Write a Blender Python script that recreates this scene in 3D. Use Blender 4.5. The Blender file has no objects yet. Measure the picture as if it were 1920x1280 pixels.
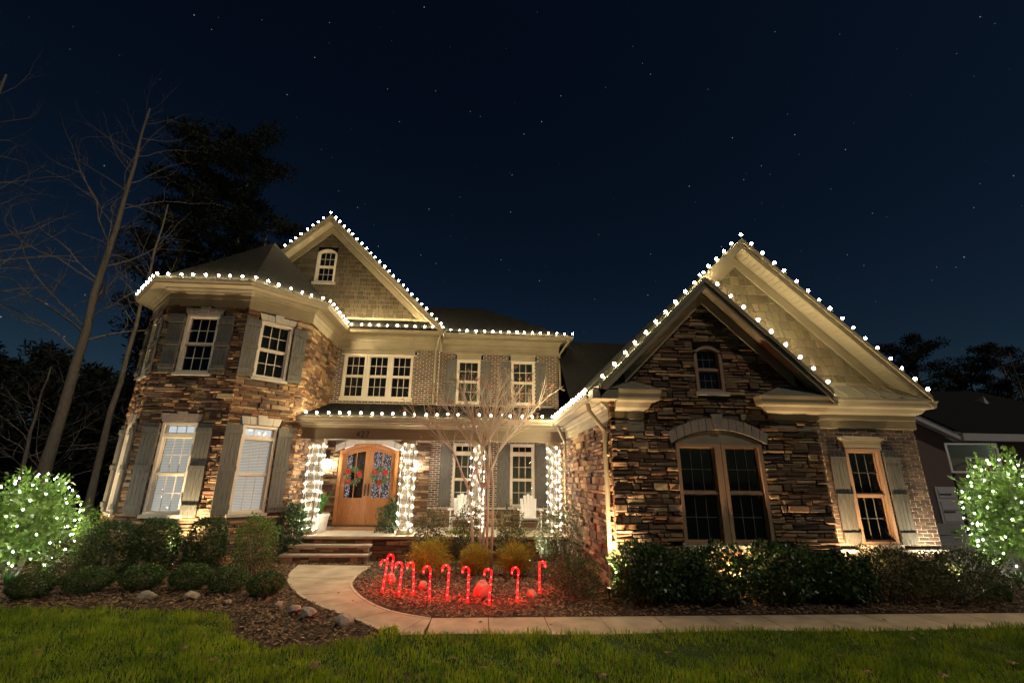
import bpy, math, random
import numpy as np
from mathutils import Vector, Matrix
R = math.radians
sc = bpy.context.scene
COL = sc.collection
rnd = random.Random(7)
nrg = np.random.default_rng(11)

# ------------------------------------------------------------------ camera
F_PX, PITCH, YAW, ROLL, CAM_H = 845.4, R(16.83), R(3.75), R(.61), 2.3
_f = np.array([math.sin(YAW)*math.cos(PITCH), math.cos(YAW)*math.cos(PITCH), math.sin(PITCH)])
_x = np.array([math.cos(YAW), -math.sin(YAW), 0.0]); _u = np.cross(_x, _f)
_x, _u = _x*math.cos(ROLL)+_u*math.sin(ROLL), -_x*math.sin(ROLL)+_u*math.cos(ROLL)
cam = bpy.data.cameras.new('camera'); cam_o = bpy.data.objects.new('camera', cam); COL.objects.link(cam_o)
cam.sensor_width = 36; cam.lens = 36*F_PX/1920; cam.clip_end = 2000; cam.clip_start = .05
cam_o.matrix_world = Matrix(((_x[0], _u[0], -_f[0], 0), (_x[1], _u[1], -_f[1], 0), (_x[2], _u[2], -_f[2], CAM_H), (0, 0, 0, 1)))
sc.camera = cam_o

# ------------------------------------------------------------------ sky, moon fill, exposure
SUN_EL, SUN_AZ = R(52), R(146)
w = bpy.data.worlds.new('World'); sc.world = w; w.use_nodes = True
nt = w.node_tree; nt.nodes.clear()
def wn(t, **k):
    n = nt.nodes.new(t)
    for a, b in k.items(): setattr(n, a, b)
    return n
sky = wn('ShaderNodeTexSky', sky_type='NISHITA'); sky.sun_disc = False
sky.sun_elevation = SUN_EL; sky.sun_rotation = SUN_AZ; sky.air_density = 1.0; sky.dust_density = .6; sky.ozone_density = 4.0
tint = wn('ShaderNodeMixRGB', blend_type='MULTIPLY'); tint.inputs[0].default_value = 1; tint.inputs[2].default_value = (1, 1, .8, 1)
gam = wn('ShaderNodeGamma'); gam.inputs[1].default_value = 1.7; nt.links.new(sky.outputs[0], gam.inputs[0]); nt.links.new(gam.outputs[0], tint.inputs[1])
bg = wn('ShaderNodeBackground'); bg.inputs[1].default_value = .00038
nt.links.new(tint.outputs[0], bg.inputs[0])
tc = wn('ShaderNodeTexCoord')
vor = wn('ShaderNodeTexVoronoi', feature='F1', voronoi_dimensions='3D'); vor.inputs['Scale'].default_value = 58
nt.links.new(tc.outputs['Generated'], vor.inputs['Vector'])
mr = wn('ShaderNodeMapRange'); mr.inputs[1].default_value = .014; mr.inputs[2].default_value = .052; mr.inputs[3].default_value = 1; mr.inputs[4].default_value = 0
nt.links.new(vor.outputs['Distance'], mr.inputs[0])
sep = wn('ShaderNodeSeparateColor'); nt.links.new(vor.outputs['Color'], sep.inputs[0])
pw = wn('ShaderNodeMath', operation='POWER'); nt.links.new(sep.outputs[0], pw.inputs[0]); pw.inputs[1].default_value = 3.2
mu = wn('ShaderNodeMath', operation='MULTIPLY'); nt.links.new(mr.outputs[0], mu.inputs[0]); nt.links.new(pw.outputs[0], mu.inputs[1])
mu2 = wn('ShaderNodeMath', operation='MULTIPLY'); nt.links.new(mu.outputs[0], mu2.inputs[0]); mu2.inputs[1].default_value = .11
bg2 = wn('ShaderNodeBackground'); bg2.inputs[0].default_value = (.85, .92, 1, 1); nt.links.new(mu2.outputs[0], bg2.inputs[1])
add = wn('ShaderNodeAddShader'); nt.links.new(bg.outputs[0], add.inputs[0]); nt.links.new(bg2.outputs[0], add.inputs[1])
out = wn('ShaderNodeOutputWorld'); nt.links.new(add.outputs[0], out.inputs[0])
sun = bpy.data.lights.new('moon_fill', 'SUN'); sun.energy = .11; sun.angle = R(.5); sun.color = (1, .90, .72)  # added sun lamp standing in for warm ambient light on lawn and walls
sun_o = bpy.data.objects.new('moon_fill', sun); COL.objects.link(sun_o)
_sd = Vector((math.sin(SUN_AZ)*math.cos(SUN_EL), math.cos(SUN_AZ)*math.cos(SUN_EL), math.sin(SUN_EL)))
sun_o.rotation_euler = _sd.to_track_quat('Z', 'Y').to_euler()
vs = sc.view_settings; vs.view_transform = 'Standard'; vs.look = 'None'; vs.gamma = 1; vs.exposure = 2.7; vs.use_curve_mapping = False
cy = sc.cycles; cy.use_denoising = True; cy.max_bounces = 6; cy.diffuse_bounces = 3; cy.glossy_bounces = 3; cy.transparent_max_bounces = 12
cy.sample_clamp_indirect = 4; cy.caustics_reflective = False; cy.caustics_refractive = False
try: cy.use_light_tree = True
except Exception: pass

BULB_W, MINI_W, TREE_W, CANE_W, SPOT_W = 104., 135., 50., 24.0, 1.0

# ------------------------------------------------------------------ pixel helpers (a pixel is a direction only)
def ray(u, v): return _x*(u-960) - _u*(v-640) + _f*F_PX
def atY(u, v, Y): d = ray(u, v); return np.array([0, 0, CAM_H]) + d*(Y/d[1])
def atZ(u, v, Z): d = ray(u, v); return np.array([0, 0, CAM_H]) + d*((Z-CAM_H)/d[2])
def sm(a, b, t): t = np.clip((t-a)/(b-a), 0, 1); return t*t*(3-2*t)
def gz(x, y):      # ground height
    return .40 - .10*sm(8.0, 12.0, np.asarray(y, float)) * (1-sm(2.0, 5.0, np.asarray(x, float))) + .07*sm(7.4, 8.2, np.asarray(y, float))*sm(1.6, 3.0, np.asarray(x, float))*(1-sm(10, 12, np.asarray(x, float)))
def G(u, v):
    z = .38
    for _ in range(5):
        p = atZ(u, v, z); z = float(gz(p[0], p[1]))
    return p

# ------------------------------------------------------------------ materials
MATS = {}
def nodes(name):
    m = bpy.data.materials.new(name); m.use_nodes = True
    t = m.node_tree; b = t.nodes['Principled BSDF']; MATS[name] = m
    return m, t, b
def N(t, ty, **k):
    n = t.nodes.new(ty)
    for a, b in k.items():
        if a.startswith('i_'): n.inputs[a[2:].replace('_', ' ')].default_value = b
        else: setattr(n, a, b)
    return n
def mat(name, col, rough=.7, var=.25, scale=8., bump=.15, bscale=40., attr=False, spec=.3, metal=0, stretch=None, c2=None):
    m, t, b = nodes(name)
    b.inputs['Roughness'].default_value = rough; b.inputs['Metallic'].default_value = metal
    b.inputs['Specular IOR Level'].default_value = spec
    tcn = N(t, 'ShaderNodeTexCoord'); mp = N(t, 'ShaderNodeMapping')
    if stretch: mp.inputs['Scale'].default_value = stretch
    t.links.new(tcn.outputs['Object'], mp.inputs[0])
    no = N(t, 'ShaderNodeTexNoise', i_Scale=scale, i_Detail=5.0, i_Roughness=.6); t.links.new(mp.outputs[0], no.inputs['Vector'])
    cr = N(t, 'ShaderNodeValToRGB'); cr.color_ramp.elements[0].position = .25; cr.color_ramp.elements[1].position = .75
    lo, hi = 1-var, 1+var
    d = c2 or [min(1, c*hi) for c in col[:3]]
    cr.color_ramp.elements[0].color = (*[c*lo for c in col[:3]], 1); cr.color_ramp.elements[1].color = (*d[:3], 1)
    t.links.new(no.outputs['Fac'], cr.inputs[0])
    o = cr.outputs[0]
    if attr:
        at = N(t, 'ShaderNodeAttribute', attribute_name='Col')
        mx = N(t, 'ShaderNodeMixRGB', blend_type='MULTIPLY'); mx.inputs[0].default_value = 1
        t.links.new(o, mx.inputs[1]); t.links.new(at.outputs['Color'], mx.inputs[2]); o = mx.outputs[0]
    t.links.new(o, b.inputs['Base Color'])
    if bump:
        n2 = N(t, 'ShaderNodeTexNoise', i_Scale=bscale, i_Detail=6.0); t.links.new(mp.outputs[0], n2.inputs['Vector'])
        bp = N(t, 'ShaderNodeBump', i_Strength=bump, i_Distance=.02); t.links.new(n2.outputs['Fac'], bp.inputs['Height'])
        t.links.new(bp.outputs[0], b.inputs['Normal'])
    return m
def isl(name, cols, rough=.6, trans=0., spec=.3, patch=0):   # colour by island (leaf, blade, chip)
    m, t, b = nodes(name); b.inputs['Roughness'].default_value = rough; b.inputs['Specular IOR Level'].default_value = spec
    g = N(t, 'ShaderNodeNewGeometry'); cr = N(t, 'ShaderNodeValToRGB'); el = cr.color_ramp.elements
    while len(el) < len(cols): el.new(.5)
    for i, c in enumerate(cols): el[i].position = i/(len(cols)-1); el[i].color = (*c, 1)
    t.links.new(g.outputs['Random Per Island'], cr.inputs[0])
    if patch:
        tcn = N(t, 'ShaderNodeTexCoord'); no = N(t, 'ShaderNodeTexNoise', i_Scale=patch, i_Detail=4.0, i_Roughness=.65); t.links.new(tcn.outputs['Object'], no.inputs['Vector'])
        c2 = N(t, 'ShaderNodeValToRGB'); c2.color_ramp.elements[0].position = .34; c2.color_ramp.elements[1].position = .66; c2.color_ramp.elements[0].color = (.42, .5, .5, 1); c2.color_ramp.elements[1].color = (1.15, 1.05, .9, 1); t.links.new(no.outputs['Fac'], c2.inputs[0])
        mx0 = N(t, 'ShaderNodeMixRGB', blend_type='MULTIPLY'); mx0.inputs[0].default_value = 1; t.links.new(cr.outputs[0], mx0.inputs[1]); t.links.new(c2.outputs[0], mx0.inputs[2]); cr = mx0
    t.links.new(cr.outputs[0], b.inputs['Base Color'])
    if trans:
        tr = N(t, 'ShaderNodeBsdfTranslucent'); t.links.new(cr.outputs[0], tr.inputs[0])
        mx = N(t, 'ShaderNodeMixShader'); mx.inputs[0].default_value = trans
        t.links.new(b.outputs[0], mx.inputs[1]); t.links.new(tr.outputs[0], mx.inputs[2])
        t.links.new(mx.outputs[0], t.nodes['Material Output'].inputs[0])
    return m
def emit(name, col, s):
    m, t, b = nodes(name); b.inputs['Base Color'].default_value = (*[c*.6 for c in col], 1)
    b.inputs['Emission Color'].default_value = (*col, 1); b.inputs['Emission Strength'].default_value = s
    return m
def glass(name, base=(.9, .95, .95), bump=0., rough=.02, tint=1.):
    m, t, b = nodes(name); t.nodes.remove(b)
    gl = N(t, 'ShaderNodeBsdfGlossy', i_Roughness=rough); tr = N(t, 'ShaderNodeBsdfTransparent'); tr.inputs[0].default_value = (*[c*tint for c in base], 1)
    fr = N(t, 'ShaderNodeFresnel', i_IOR=1.5); mx = N(t, 'ShaderNodeMixShader')
    if bump:
        tcn = N(t, 'ShaderNodeTexCoord'); mp = N(t, 'ShaderNodeMapping'); mp.inputs['Scale'].default_value = (1, 1, .35); t.links.new(tcn.outputs['Object'], mp.inputs[0])
        no = N(t, 'ShaderNodeTexVoronoi', i_Scale=55.); t.links.new(mp.outputs[0], no.inputs['Vector'])
        bp = N(t, 'ShaderNodeBump', i_Strength=bump, i_Distance=.05); t.links.new(no.outputs['Distance'], bp.inputs['Height']); t.links.new(bp.outputs[0], gl.inputs['Normal']); t.links.new(bp.outputs[0], fr.inputs['Normal'])
    if bump:
        cr = N(t, 'ShaderNodeValToRGB'); cr.color_ramp.elements[0].position = .12; cr.color_ramp.elements[1].position = .42; cr.color_ramp.elements[0].color = (.9, .95, 1, 1); cr.color_ramp.elements[1].color = (.03, .032, .036, 1)
        t.links.new(no.outputs['Distance'], cr.inputs[0]); t.links.new(cr.outputs[0], tr.inputs[0])
    t.links.new(fr.outputs[0], mx.inputs[0]); t.links.new(tr.outputs[0], mx.inputs[1]); t.links.new(gl.outputs[0], mx.inputs[2])
    t.links.new(mx.outputs[0], t.nodes['Material Output'].inputs[0])
    return m
def roofmat(*a, **k):
    m = mat(*a, **k); t = m.node_tree; b = t.nodes['Principled BSDF']; tcn = N(t, 'ShaderNodeTexCoord')
    wv = N(t, 'ShaderNodeTexWave', wave_type='BANDS', bands_direction='Z', wave_profile='SAW', i_Scale=1.6, i_Distortion=.25); t.links.new(tcn.outputs['Object'], wv.inputs['Vector'])
    bp = N(t, 'ShaderNodeBump', i_Strength=.9, i_Distance=.03); t.links.new(wv.outputs['Fac'], bp.inputs['Height']); t.links.new(b.inputs['Normal'].links[0].from_socket, bp.inputs['Normal']); t.links.new(bp.outputs[0], b.inputs['Normal']); return m
M = dict(
    stone=mat('ledge_stone', (.95, .95, .95), .85, .3, 14, .5, 60, attr=True, spec=.2),
    brick=mat('brick', (.95, .95, .95), .9, .25, 25, .35, 90, attr=True, spec=.15),
    shake=mat('cedar_shake', (.95, .95, .95), .8, .18, 10, .3, 60, attr=True, stretch=(6, 6, 1), spec=.2),
    mortar=mat('mortar', (.60, .55, .46), .95, .2, 30, .3, 90, spec=.1),
    stone_bed=mat('stone_joint', (.13, .105, .08), .95, .3, 20, .3, 60, spec=.1),
    trim=mat('cream_trim', (.285, .245, .165), .6, .17, 2.2, .05, 60),
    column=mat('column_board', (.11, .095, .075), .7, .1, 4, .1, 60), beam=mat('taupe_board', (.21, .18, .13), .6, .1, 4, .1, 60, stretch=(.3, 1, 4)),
    soffit=mat('soffit', (.38, .335, .24), .6, .06, 4, .05, 50),
    clay=mat('clay_frame', (.34, .215, .135), .5, .12, 6, .05, 50),
    frame=mat('window_frame', (.62, .56, .46), .45, .05, 4, .03, 50),
    shutter=mat('shutter_board', (.105, .10, .082), .75, .35, 5, .35, 30, stretch=(9, 9, .8), c2=(.17, .165, .145)),
    roof=roofmat('roof_shingle', (.013, .013, .011), .95, .35, 9, .6, 45, stretch=(1, 1, 1), spec=.15),
    metal_roof=mat('bronze_metal_roof', (.17, .155, .115), .45, .12, 4, .05, 30, spec=.4),
    pale=mat('cast_stone', (.44, .41, .35), .85, .12, 9, .25, 70),
    pink=mat('lintel_stone', (.27, .225, .19), .85, .2, 9, .3, 70),
    glass=glass('window_glass', (.92, .95, .95)),
    lite=glass('obscure_glass', (.55, .62, .66), .9, .08),
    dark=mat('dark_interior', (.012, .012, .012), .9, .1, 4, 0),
    curtain=mat('dark_green_blind', (.13, .15, .10), .8, .1, 4, 0),
    blind=mat('white_blind', (.62, .61, .57), .6, .04, 4, 0), lit_blind=emit('lamplit_blind', (1, .95, .86), .055), lit_transom=emit('lamplit_transom', (.90, .95, 1), .10),
    hall=emit('lit_hall', (1, .90, .88), .17), twig=mat('pale_twig', (.17, .145, .12), .9, .25, 10, 0),
    wood=mat('oak_door', (.38, .145, .042), .35, .3, 5, .12, 30, stretch=(9, 9, .7), spec=.5, c2=(.54, .24, .075)),
    bronze=mat('dark_bronze', (.03, .026, .022), .4, .2, 10, .05, 60, spec=.5),
    concrete=mat('concrete', (.36, .29, .205), .9, .38, 2.2, .35, 120, spec=.2),
    bluestone=mat('porch_stone', (.40, .34, .25), .85, .2, 5, .25, 60),
    soil=mat('soil', (.055, .038, .025), 1, .4, 3, .5, 25, spec=.1),
    asphalt=mat('driveway_concrete', (.23, .22, .21), .95, .2, 2, .2, 60),
    white=mat('white_paint', (.72, .72, .70), .5, .05, 4, .03, 40),
    pot=mat('glazed_pot', (.62, .62, .58), .4, .06, 6, .05, 30, spec=.5),
    rug=mat('coir_mat', (.34, .17, .07), 1, .4, 14, .5, 90),
    red=mat('red_petal', (.62, .015, .02), .55, .2, 20, .1, 40),
    rim=mat('orange_rim', (.55, .10, .03), .5, .1, 5, 0),
    rock=mat('boulder', (.33, .27, .21), .9, .35, 6, .6, 25, spec=.2),
    bark=mat('grey_bark', (.17, .145, .115), .95, .35, 10, .6, 30, stretch=(3, 3, .8), spec=.1),
    myrtle=mat('smooth_bark', (.42, .37, .31), .75, .25, 12, .2, 30, stretch=(4, 4, .7), spec=.2),
    pod=isl('seed_pod', [(.20, .10, .055), (.34, .19, .11), (.26, .12, .08)], .8),
    nbrick=mat('neighbour_brick', (.14, .095, .085), .9, .35, 18, .3, 60),
    ngar=mat('garage_door', (.46, .43, .42), .6, .05, 4, .03, 40),
    wire=mat('green_wire', (.02, .03, .02), .6, 0.1, 5, 0),
    white_wire=mat('white_wire', (.5, .5, .5), .6, .1, 5, 0),
    numeral=mat('dark_numeral', (.035, .03, .028), .5, .1, 5, 0),
    bulb=emit('warm_bulb', (1, .78, .43), BULB_W),
    mini=emit('mini_bulb', (1, .86, .62), MINI_W),
    led=emit('led_bulb', (1, .92, .76), TREE_W),
    cane=emit('cane_tube', (1, .00012, .0003), CANE_W),
    cane_led=emit('cane_led', (1, .06, .07), 2.2),
    lamp=emit('sconce_glow', (1, .93, .82), 16.),
    spot=emit('spot_lens', (1, .75, .45), 1.),
    boxwood=isl('boxwood_leaf', [(0.037, 0.071, 0.020), (0.068, 0.116, 0.031), (0.105, 0.156, 0.048)], .5, .2),
    holly=isl('holly_leaf', [(0.021, 0.051, 0.015), (0.042, 0.087, 0.021), (0.075, 0.128, 0.033)], .38, .2, .45),
    lime=isl('bright_leaf', [(0.062, 0.138, 0.019), (0.112, 0.213, 0.031), (0.163, 0.263, 0.062)], .38, .3, .45),
    conif=isl('conifer_scale', [(0.018, 0.053, 0.021), (0.033, 0.084, 0.033), (0.053, 0.112, 0.045)], .6, .15),
    gold=isl('gold_thread', [(.20, .19, .012), (.30, .27, .02), (.30, .20, .02)], .6, .3),
    lgreen=isl('green_thread', [(0.120, 0.156, 0.014), (0.168, 0.204, 0.024), (0.216, 0.216, 0.024)], .6, .3),
    nandina=isl('nandina_leaf', [(0.047, 0.074, 0.024), (0.081, 0.095, 0.034), (0.135, 0.074, 0.041)], .5, .2),
    abelia=isl('abelia_leaf', [(.040, .060, .020), (.070, .095, .032), (.11, .105, .042)], .5, .2),
    rose=isl('rose_leaf', [(.05, .07, .02), (.11, .08, .03), (.22, .09, .03)], .6, .2),
    agave=isl('strap_leaf', [(.05, .14, .03), (.09, .21, .05)], .45, .25),
    wreath=isl('wreath_leaf', [(.06, .16, .04), (.13, .28, .08), (.5, .52, .42)], .5, .2),
    needle=isl('pine_needle', [(.010, .014, .007), (.018, .022, .010)], .8),
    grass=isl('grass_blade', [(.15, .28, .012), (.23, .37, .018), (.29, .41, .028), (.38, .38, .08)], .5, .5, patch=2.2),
    chip=isl('bark_chip', [(0.068, 0.039, 0.024), (0.150, 0.090, 0.053), (0.285, 0.188, 0.112), (0.090, 0.053, 0.033)], .9, 0, .15),
    dryleaf=isl('dry_leaf', [(.24, .15, .08), (.32, .22, .13)], .8, .2),
    net=mat('net', (.55, .55, .55), .8, .1, 5, 0),
)

# ------------------------------------------------------------------ mesh helpers
class Fr:                       # a facade frame: s along the wall, z up, d outwards
    def __init__(s, ox, oy, tx, ty):
        l = math.hypot(tx, ty); s.o = (ox, oy); s.t = (tx/l, ty/l); s.n = (s.t[1], -s.t[0])
    def p(s, a, z, d): return (s.o[0]+s.t[0]*a+s.n[0]*d, s.o[1]+s.t[1]*a+s.n[1]*d, z)
W = Fr(0, 0, 1, 0)              # world frame: s = x, d = -y
class MB:
    def __init__(s): s.v = []; s.f = []; s.c = []
    def add(s, vs, fs, col=None):
        b = len(s.v); s.v += [tuple(map(float, p)) for p in vs]; s.f += [tuple(i+b for i in f) for f in fs]
        if col is not None: s.c += [(*col, 1.)]*len(vs)
        return s
    def box(s, fr, s0, s1, z0, z1, d0, d1, col=None):
        v = [fr.p(a, z, d) for z in (z0, z1) for a, d in ((s0, d0), (s1, d0), (s1, d1), (s0, d1))]
        return s.add(v, [(0, 1, 2, 3)[::-1], (4, 5, 6, 7), (0, 1, 5, 4), (1, 2, 6, 5), (2, 3, 7, 6), (3, 0, 4, 7)], col)
    def wbox(s, x0, x1, y0, y1, z0, z1, col=None): return s.box(W, x0, x1, z0, z1, -y1, -y0, col)
    def prism(s, fr, poly, d0, d1, col=None):          # poly of (s, z)
        n = len(poly); v = [fr.p(a, z, d0) for a, z in poly]+[fr.p(a, z, d1) for a, z in poly]
        return s.add(v, [tuple(range(n))[::-1], tuple(range(n, 2*n))]+[(i, (i+1) % n, n+(i+1) % n, n+i) for i in range(n)], col)
    def hull8(s, lo, hi, col=None):                     # two quads joined
        return s.add(list(lo)+list(hi), [(3, 2, 1, 0), (4, 5, 6, 7), (0, 1, 5, 4), (1, 2, 6, 5), (2, 3, 7, 6), (3, 0, 4, 7)], col)
    def tube(s, pts, rad, n=6, cap=True, col=None):
        pts = [Vector(p) for p in pts]; k = len(pts)
        if not hasattr(rad, '__len__'): rad = [rad]*k
        vs, fs = [], []; ref = None
        for i, p in enumerate(pts):
            d = (pts[min(i+1, k-1)]-pts[max(i-1, 0)])
            if d.length < 1e-9: d = Vector((0, 0, 1))
            d.normalize()
            if ref is None: ref = Vector((1, 0, 0)) if abs(d.x) < .8 else Vector((0, 1, 0))
            a = d.cross(ref); a.normalize(); b = d.cross(a); ref = -a.cross(d) if False else ref
            for j in range(n):
                t = 2*math.pi*j/n; vs.append(p+(a*math.cos(t)+b*math.sin(t))*rad[i])
        for i in range(k-1):
            for j in range(n):
                q = (j+1) % n; fs.append((i*n+j, i*n+q, (i+1)*n+q, (i+1)*n+j))
        if cap: fs += [tuple(range(n))[::-1], tuple(range((k-1)*n, k*n))]
        return s.add(vs, fs, col)
    def lathe(s, cx, cy, prof, n=20):
        vs = [(cx+r*math.cos(2*math.pi*j/n), cy+r*math.sin(2*math.pi*j/n), z) for r, z in prof for j in range(n)]
        fs = [(i*n+j, i*n+(j+1) % n, (i+1)*n+(j+1) % n, (i+1)*n+j) for i in range(len(prof)-1) for j in range(n)]
        fs += [tuple(range(n))[::-1], tuple(range((len(prof)-1)*n, len(prof)*n))]
        return s.add(vs, fs)
    def sweep(s, path, prof):                           # closed profile (d, z) along a 2D path with mitres
        k = len(path); rows = []
        for i in range(k):
            ns = []
            for a, b in ((i-1, i), (i, i+1)):
                if a >= 0 and b < k:
                    dx, dy = path[b][0]-path[a][0], path[b][1]-path[a][1]; l = math.hypot(dx, dy); ns.append((dy/l, -dx/l))
            if len(ns) == 2:
                mx, my = ns[0][0]+ns[1][0], ns[0][1]+ns[1][1]; q = 2/(mx*mx+my*my); nn = (mx*q, my*q)
            else: nn = ns[0]
            rows.append([(path[i][0]+nn[0]*d, path[i][1]+nn[1]*d, z) for d, z in prof])
        n = len(prof); v = [p for r_ in rows for p in r_]
        f = [(i*n+j, i*n+(j+1) % n, (i+1)*n+(j+1) % n, (i+1)*n+j) for i in range(k-1) for j in range(n)]
        f += [tuple(range(n)), tuple(range((k-1)*n, k*n))[::-1]]
        return s.add(v, f)
    def mesh(s, name):
        me = bpy.data.meshes.new(name); me.from_pydata(s.v, [], s.f)
        if s.c and len(s.c) == len(s.v):
            at = me.color_attributes.new('Col', 'FLOAT_COLOR', 'POINT'); at.data.foreach_set('color', np.array(s.c, np.float32).ravel())
        return me
    def build(s, name, m, parent=None, smooth=False, origin=None):
        if origin is not None:
            o = tuple(map(float, origin)); s.v = [(a-o[0], b-o[1], c-o[2]) for a, b, c in s.v]
        me = s.mesh(name)
        if smooth: me.polygons.foreach_set('use_smooth', [True]*len(me.polygons))
        ob = put(name, me, m, parent)
        if origin is not None: ob.location = o
        return ob
def put(name, me, m, parent=None, loc=None):
    if m is not None and not me.materials: me.materials.append(M[m] if isinstance(m, str) else m)
    o = bpy.data.objects.new(name, me); COL.objects.link(o)
    if parent is not None: o.parent = parent
    if loc is not None: o.location = loc
    return o
def empty(name, loc=(0, 0, 0)):
    o = bpy.data.objects.new(name, None); o.location = tuple(map(float, loc)); o.empty_display_size = .2; COL.objects.link(o); return o
def tag(o, label, cat, group=None):
    o['label'] = label; o['category'] = cat
    if group: o['group'] = group
    return o
def kind(o, k): o['kind'] = k; return o
def soup(name, V, F, m, parent=None, loc=None):       # numpy: V (n,3), F (k,4) or (k,3)
    me = bpy.data.meshes.new(name); V = np.asarray(V, np.float32); F = np.asarray(F, np.int32); k = F.shape[1]
    me.vertices.add(len(V)); me.vertices.foreach_set('co', V.ravel())
    me.loops.add(F.size); me.loops.foreach_set('vertex_index', F.ravel())
    me.polygons.add(len(F)); me.polygons.foreach_set('loop_start', np.arange(0, F.size, k, dtype=np.int32))
    me.update(calc_edges=True); me.validate()
    return put(name, me, m, parent, loc)
def pip(px, py, poly):
    inside = np.zeros(len(px), bool); n = len(poly)
    for i in range(n):
        (x0, y0), (x1, y1) = poly[i], poly[(i+1) % n]
        c = ((y0 > py) != (y1 > py)) & (px < (x1-x0)*(py-y0)/(y1-y0+1e-12)+x0); inside ^= c
    return inside

# ------------------------------------------------------------------ ground, walkway, lawn
def edge_curve(pts):
    return [tuple(G(*q)[:2]) for q in pts]
inner = edge_curve([(697, 1060), (672, 1077), (661, 1093), (668, 1107), (690, 1125), (735, 1144), (800, 1153)])
outer = edge_curve([(560, 1058), (543, 1073), (539, 1090), (560, 1115), (605, 1138), (665, 1160), (745, 1179)])
WY0, WY1 = 6.38, 7.28
inner[-1] = (inner[-1][0], WY1+.05); xk = -.62
inner += [(xk, WY1)]; outer[-1] = (outer[-1][0], WY0+.12); outer += [(xk-.05, WY0)]
walk_poly = inner+[(11.5, WY1), (11.5, WY0)]+outer[::-1]
def cat(P, sub=4):                                     # Catmull-Rom
    P = [np.array(p, float) for p in P]; P = [2*P[0]-P[1]]+P+[2*P[-1]-P[-2]]; o = []
    for i in range(1, len(P)-2):
        for k in range(sub):
            t = k/sub; a, b, c, d = P[i-1:i+3]
            o.append(.5*((2*b)+(-a+c)*t+(2*a-5*b+4*c-d)*t*t+(-a+3*b-3*c+d)*t**3))
    o.append(P[-2]); return o
I_, O_ = cat(inner), cat(outer)
lawn_px = [(-260, 1139), (0, 1141), (200, 1143), (330, 1146), (424, 1153), (436, 1172), (432, 1192), (450, 1204), (520, 1214), (600, 1210), (680, 1197), (742, 1182)]
lb = [tuple(atZ(u, v, .40)[:2]) for u, v in lawn_px]
lb = [(-14., lb[0][1])]+lb+[(xk-.3, WY0+.0), (12.5, WY0-.005)]
lx = np.maximum.accumulate(np.array([p[0] for p in lb])+np.arange(len(lb))*1e-4); ly = np.array([p[1] for p in lb])
def lawn_y(x): return np.interp(x, lx, ly)

# one terrain sheet to the horizon
xs = np.concatenate([[-600, -200, -80, -40, -24], np.arange(-18, 18.01, .4), [24, 40, 80, 200, 600]])
ys = np.concatenate([[-300, -60, -20, -6], np.arange(0, 20.01, .4), [28, 45, 80, 160, 400, 900]])
XX, YY = np.meshgrid(xs, ys); ZZ = gz(XX, YY)-.012
idx = np.arange(XX.size).reshape(XX.shape)
Fq = np.stack([idx[:-1, :-1], idx[:-1, 1:], idx[1:, 1:], idx[1:, :-1]], -1).reshape(-1, 4)
kind(soup('ground', np.stack([XX, YY, ZZ], -1).reshape(-1, 3), Fq, 'soil'), 'structure')
# lawn sheet
lxs = np.unique(np.concatenate([np.linspace(-13.9, 12.4, 110), lx[1:-1]])); rows = np.linspace(0, 1, 12)
def lawn_z(x, y): return .402 + .055*np.clip((y-(lawn_y(x)-.6))/.6, 0, 1)*(x > -1.2) + .012*np.sin(x*1.7+y*2.3)
LV = [[(x, -4+(lawn_y(x)+4)*t, lawn_z(x, -4+(lawn_y(x)+4)*t)-.006) for t in rows] for x in lxs]
LV = np.array(LV); idx = np.arange(LV.shape[0]*LV.shape[1]).reshape(LV.shape[:2])
Fq = np.stack([idx[:-1, :-1], idx[1:, :-1], idx[1:, 1:], idx[:-1, 1:]], -1).reshape(-1, 4)
lm = mat('lawn_soil', (.03, .045, .012), 1, .4, 5, .4, 40, spec=.1)
kind(soup('lawn', LV.reshape(-1, 3), Fq, lm), 'structure')
# grass blades
NB = 130000
gy = 3.6+(7.9-3.6)*nrg.random(NB)**.85; gx = (nrg.random(NB)*2-1)*(1.32*gy+1.4)
ok = gy < lawn_y(gx)+.03*nrg.random(NB); gx, gy = gx[ok], gy[ok]; n = len(gx)
g_h = (.035+.05*nrg.random(n))*(1+.35*np.sin(gx*3.1+np.sin(gy*2.7))*np.sin(gy*5.3+np.sin(gx*4.1))+.2*np.sin(gx*11+gy*7)); g_w = .0035+.0035*nrg.random(n); an = nrg.random(n)*6.283; ln = nrg.random(n)*.045+.005; la = nrg.random(n)*6.283
z0 = lawn_z(gx, gy)-.008
cx, sx = np.cos(an)*g_w, np.sin(an)*g_w
def st(a, b, c): return np.stack([a, b, c], -1)
mxv, myv = np.cos(la)*ln, np.sin(la)*ln
GV = np.stack([st(gx-cx, gy-sx, z0), st(gx+cx, gy+sx, z0), st(gx+mxv*.4+cx*.7, gy+myv*.4+sx*.7, z0+g_h*.6), st(gx+mxv*.4-cx*.7, gy+myv*.4-sx*.7, z0+g_h*.6),
               st(gx+mxv, gy+myv, z0+g_h), st(gx+mxv+cx*.1, gy+myv+sx*.1, z0+g_h)], 1).reshape(-1, 3)
b6 = np.arange(n)[:, None]*6
GF = np.concatenate([b6+[[0, 1, 2, 3]], b6+[[3, 2, 5, 4]]])
tag(kind(soup('lawn_grass', GV, GF, 'grass'), 'stuff'), 'short green turf grass filling the front lawn', 'grass')

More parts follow.
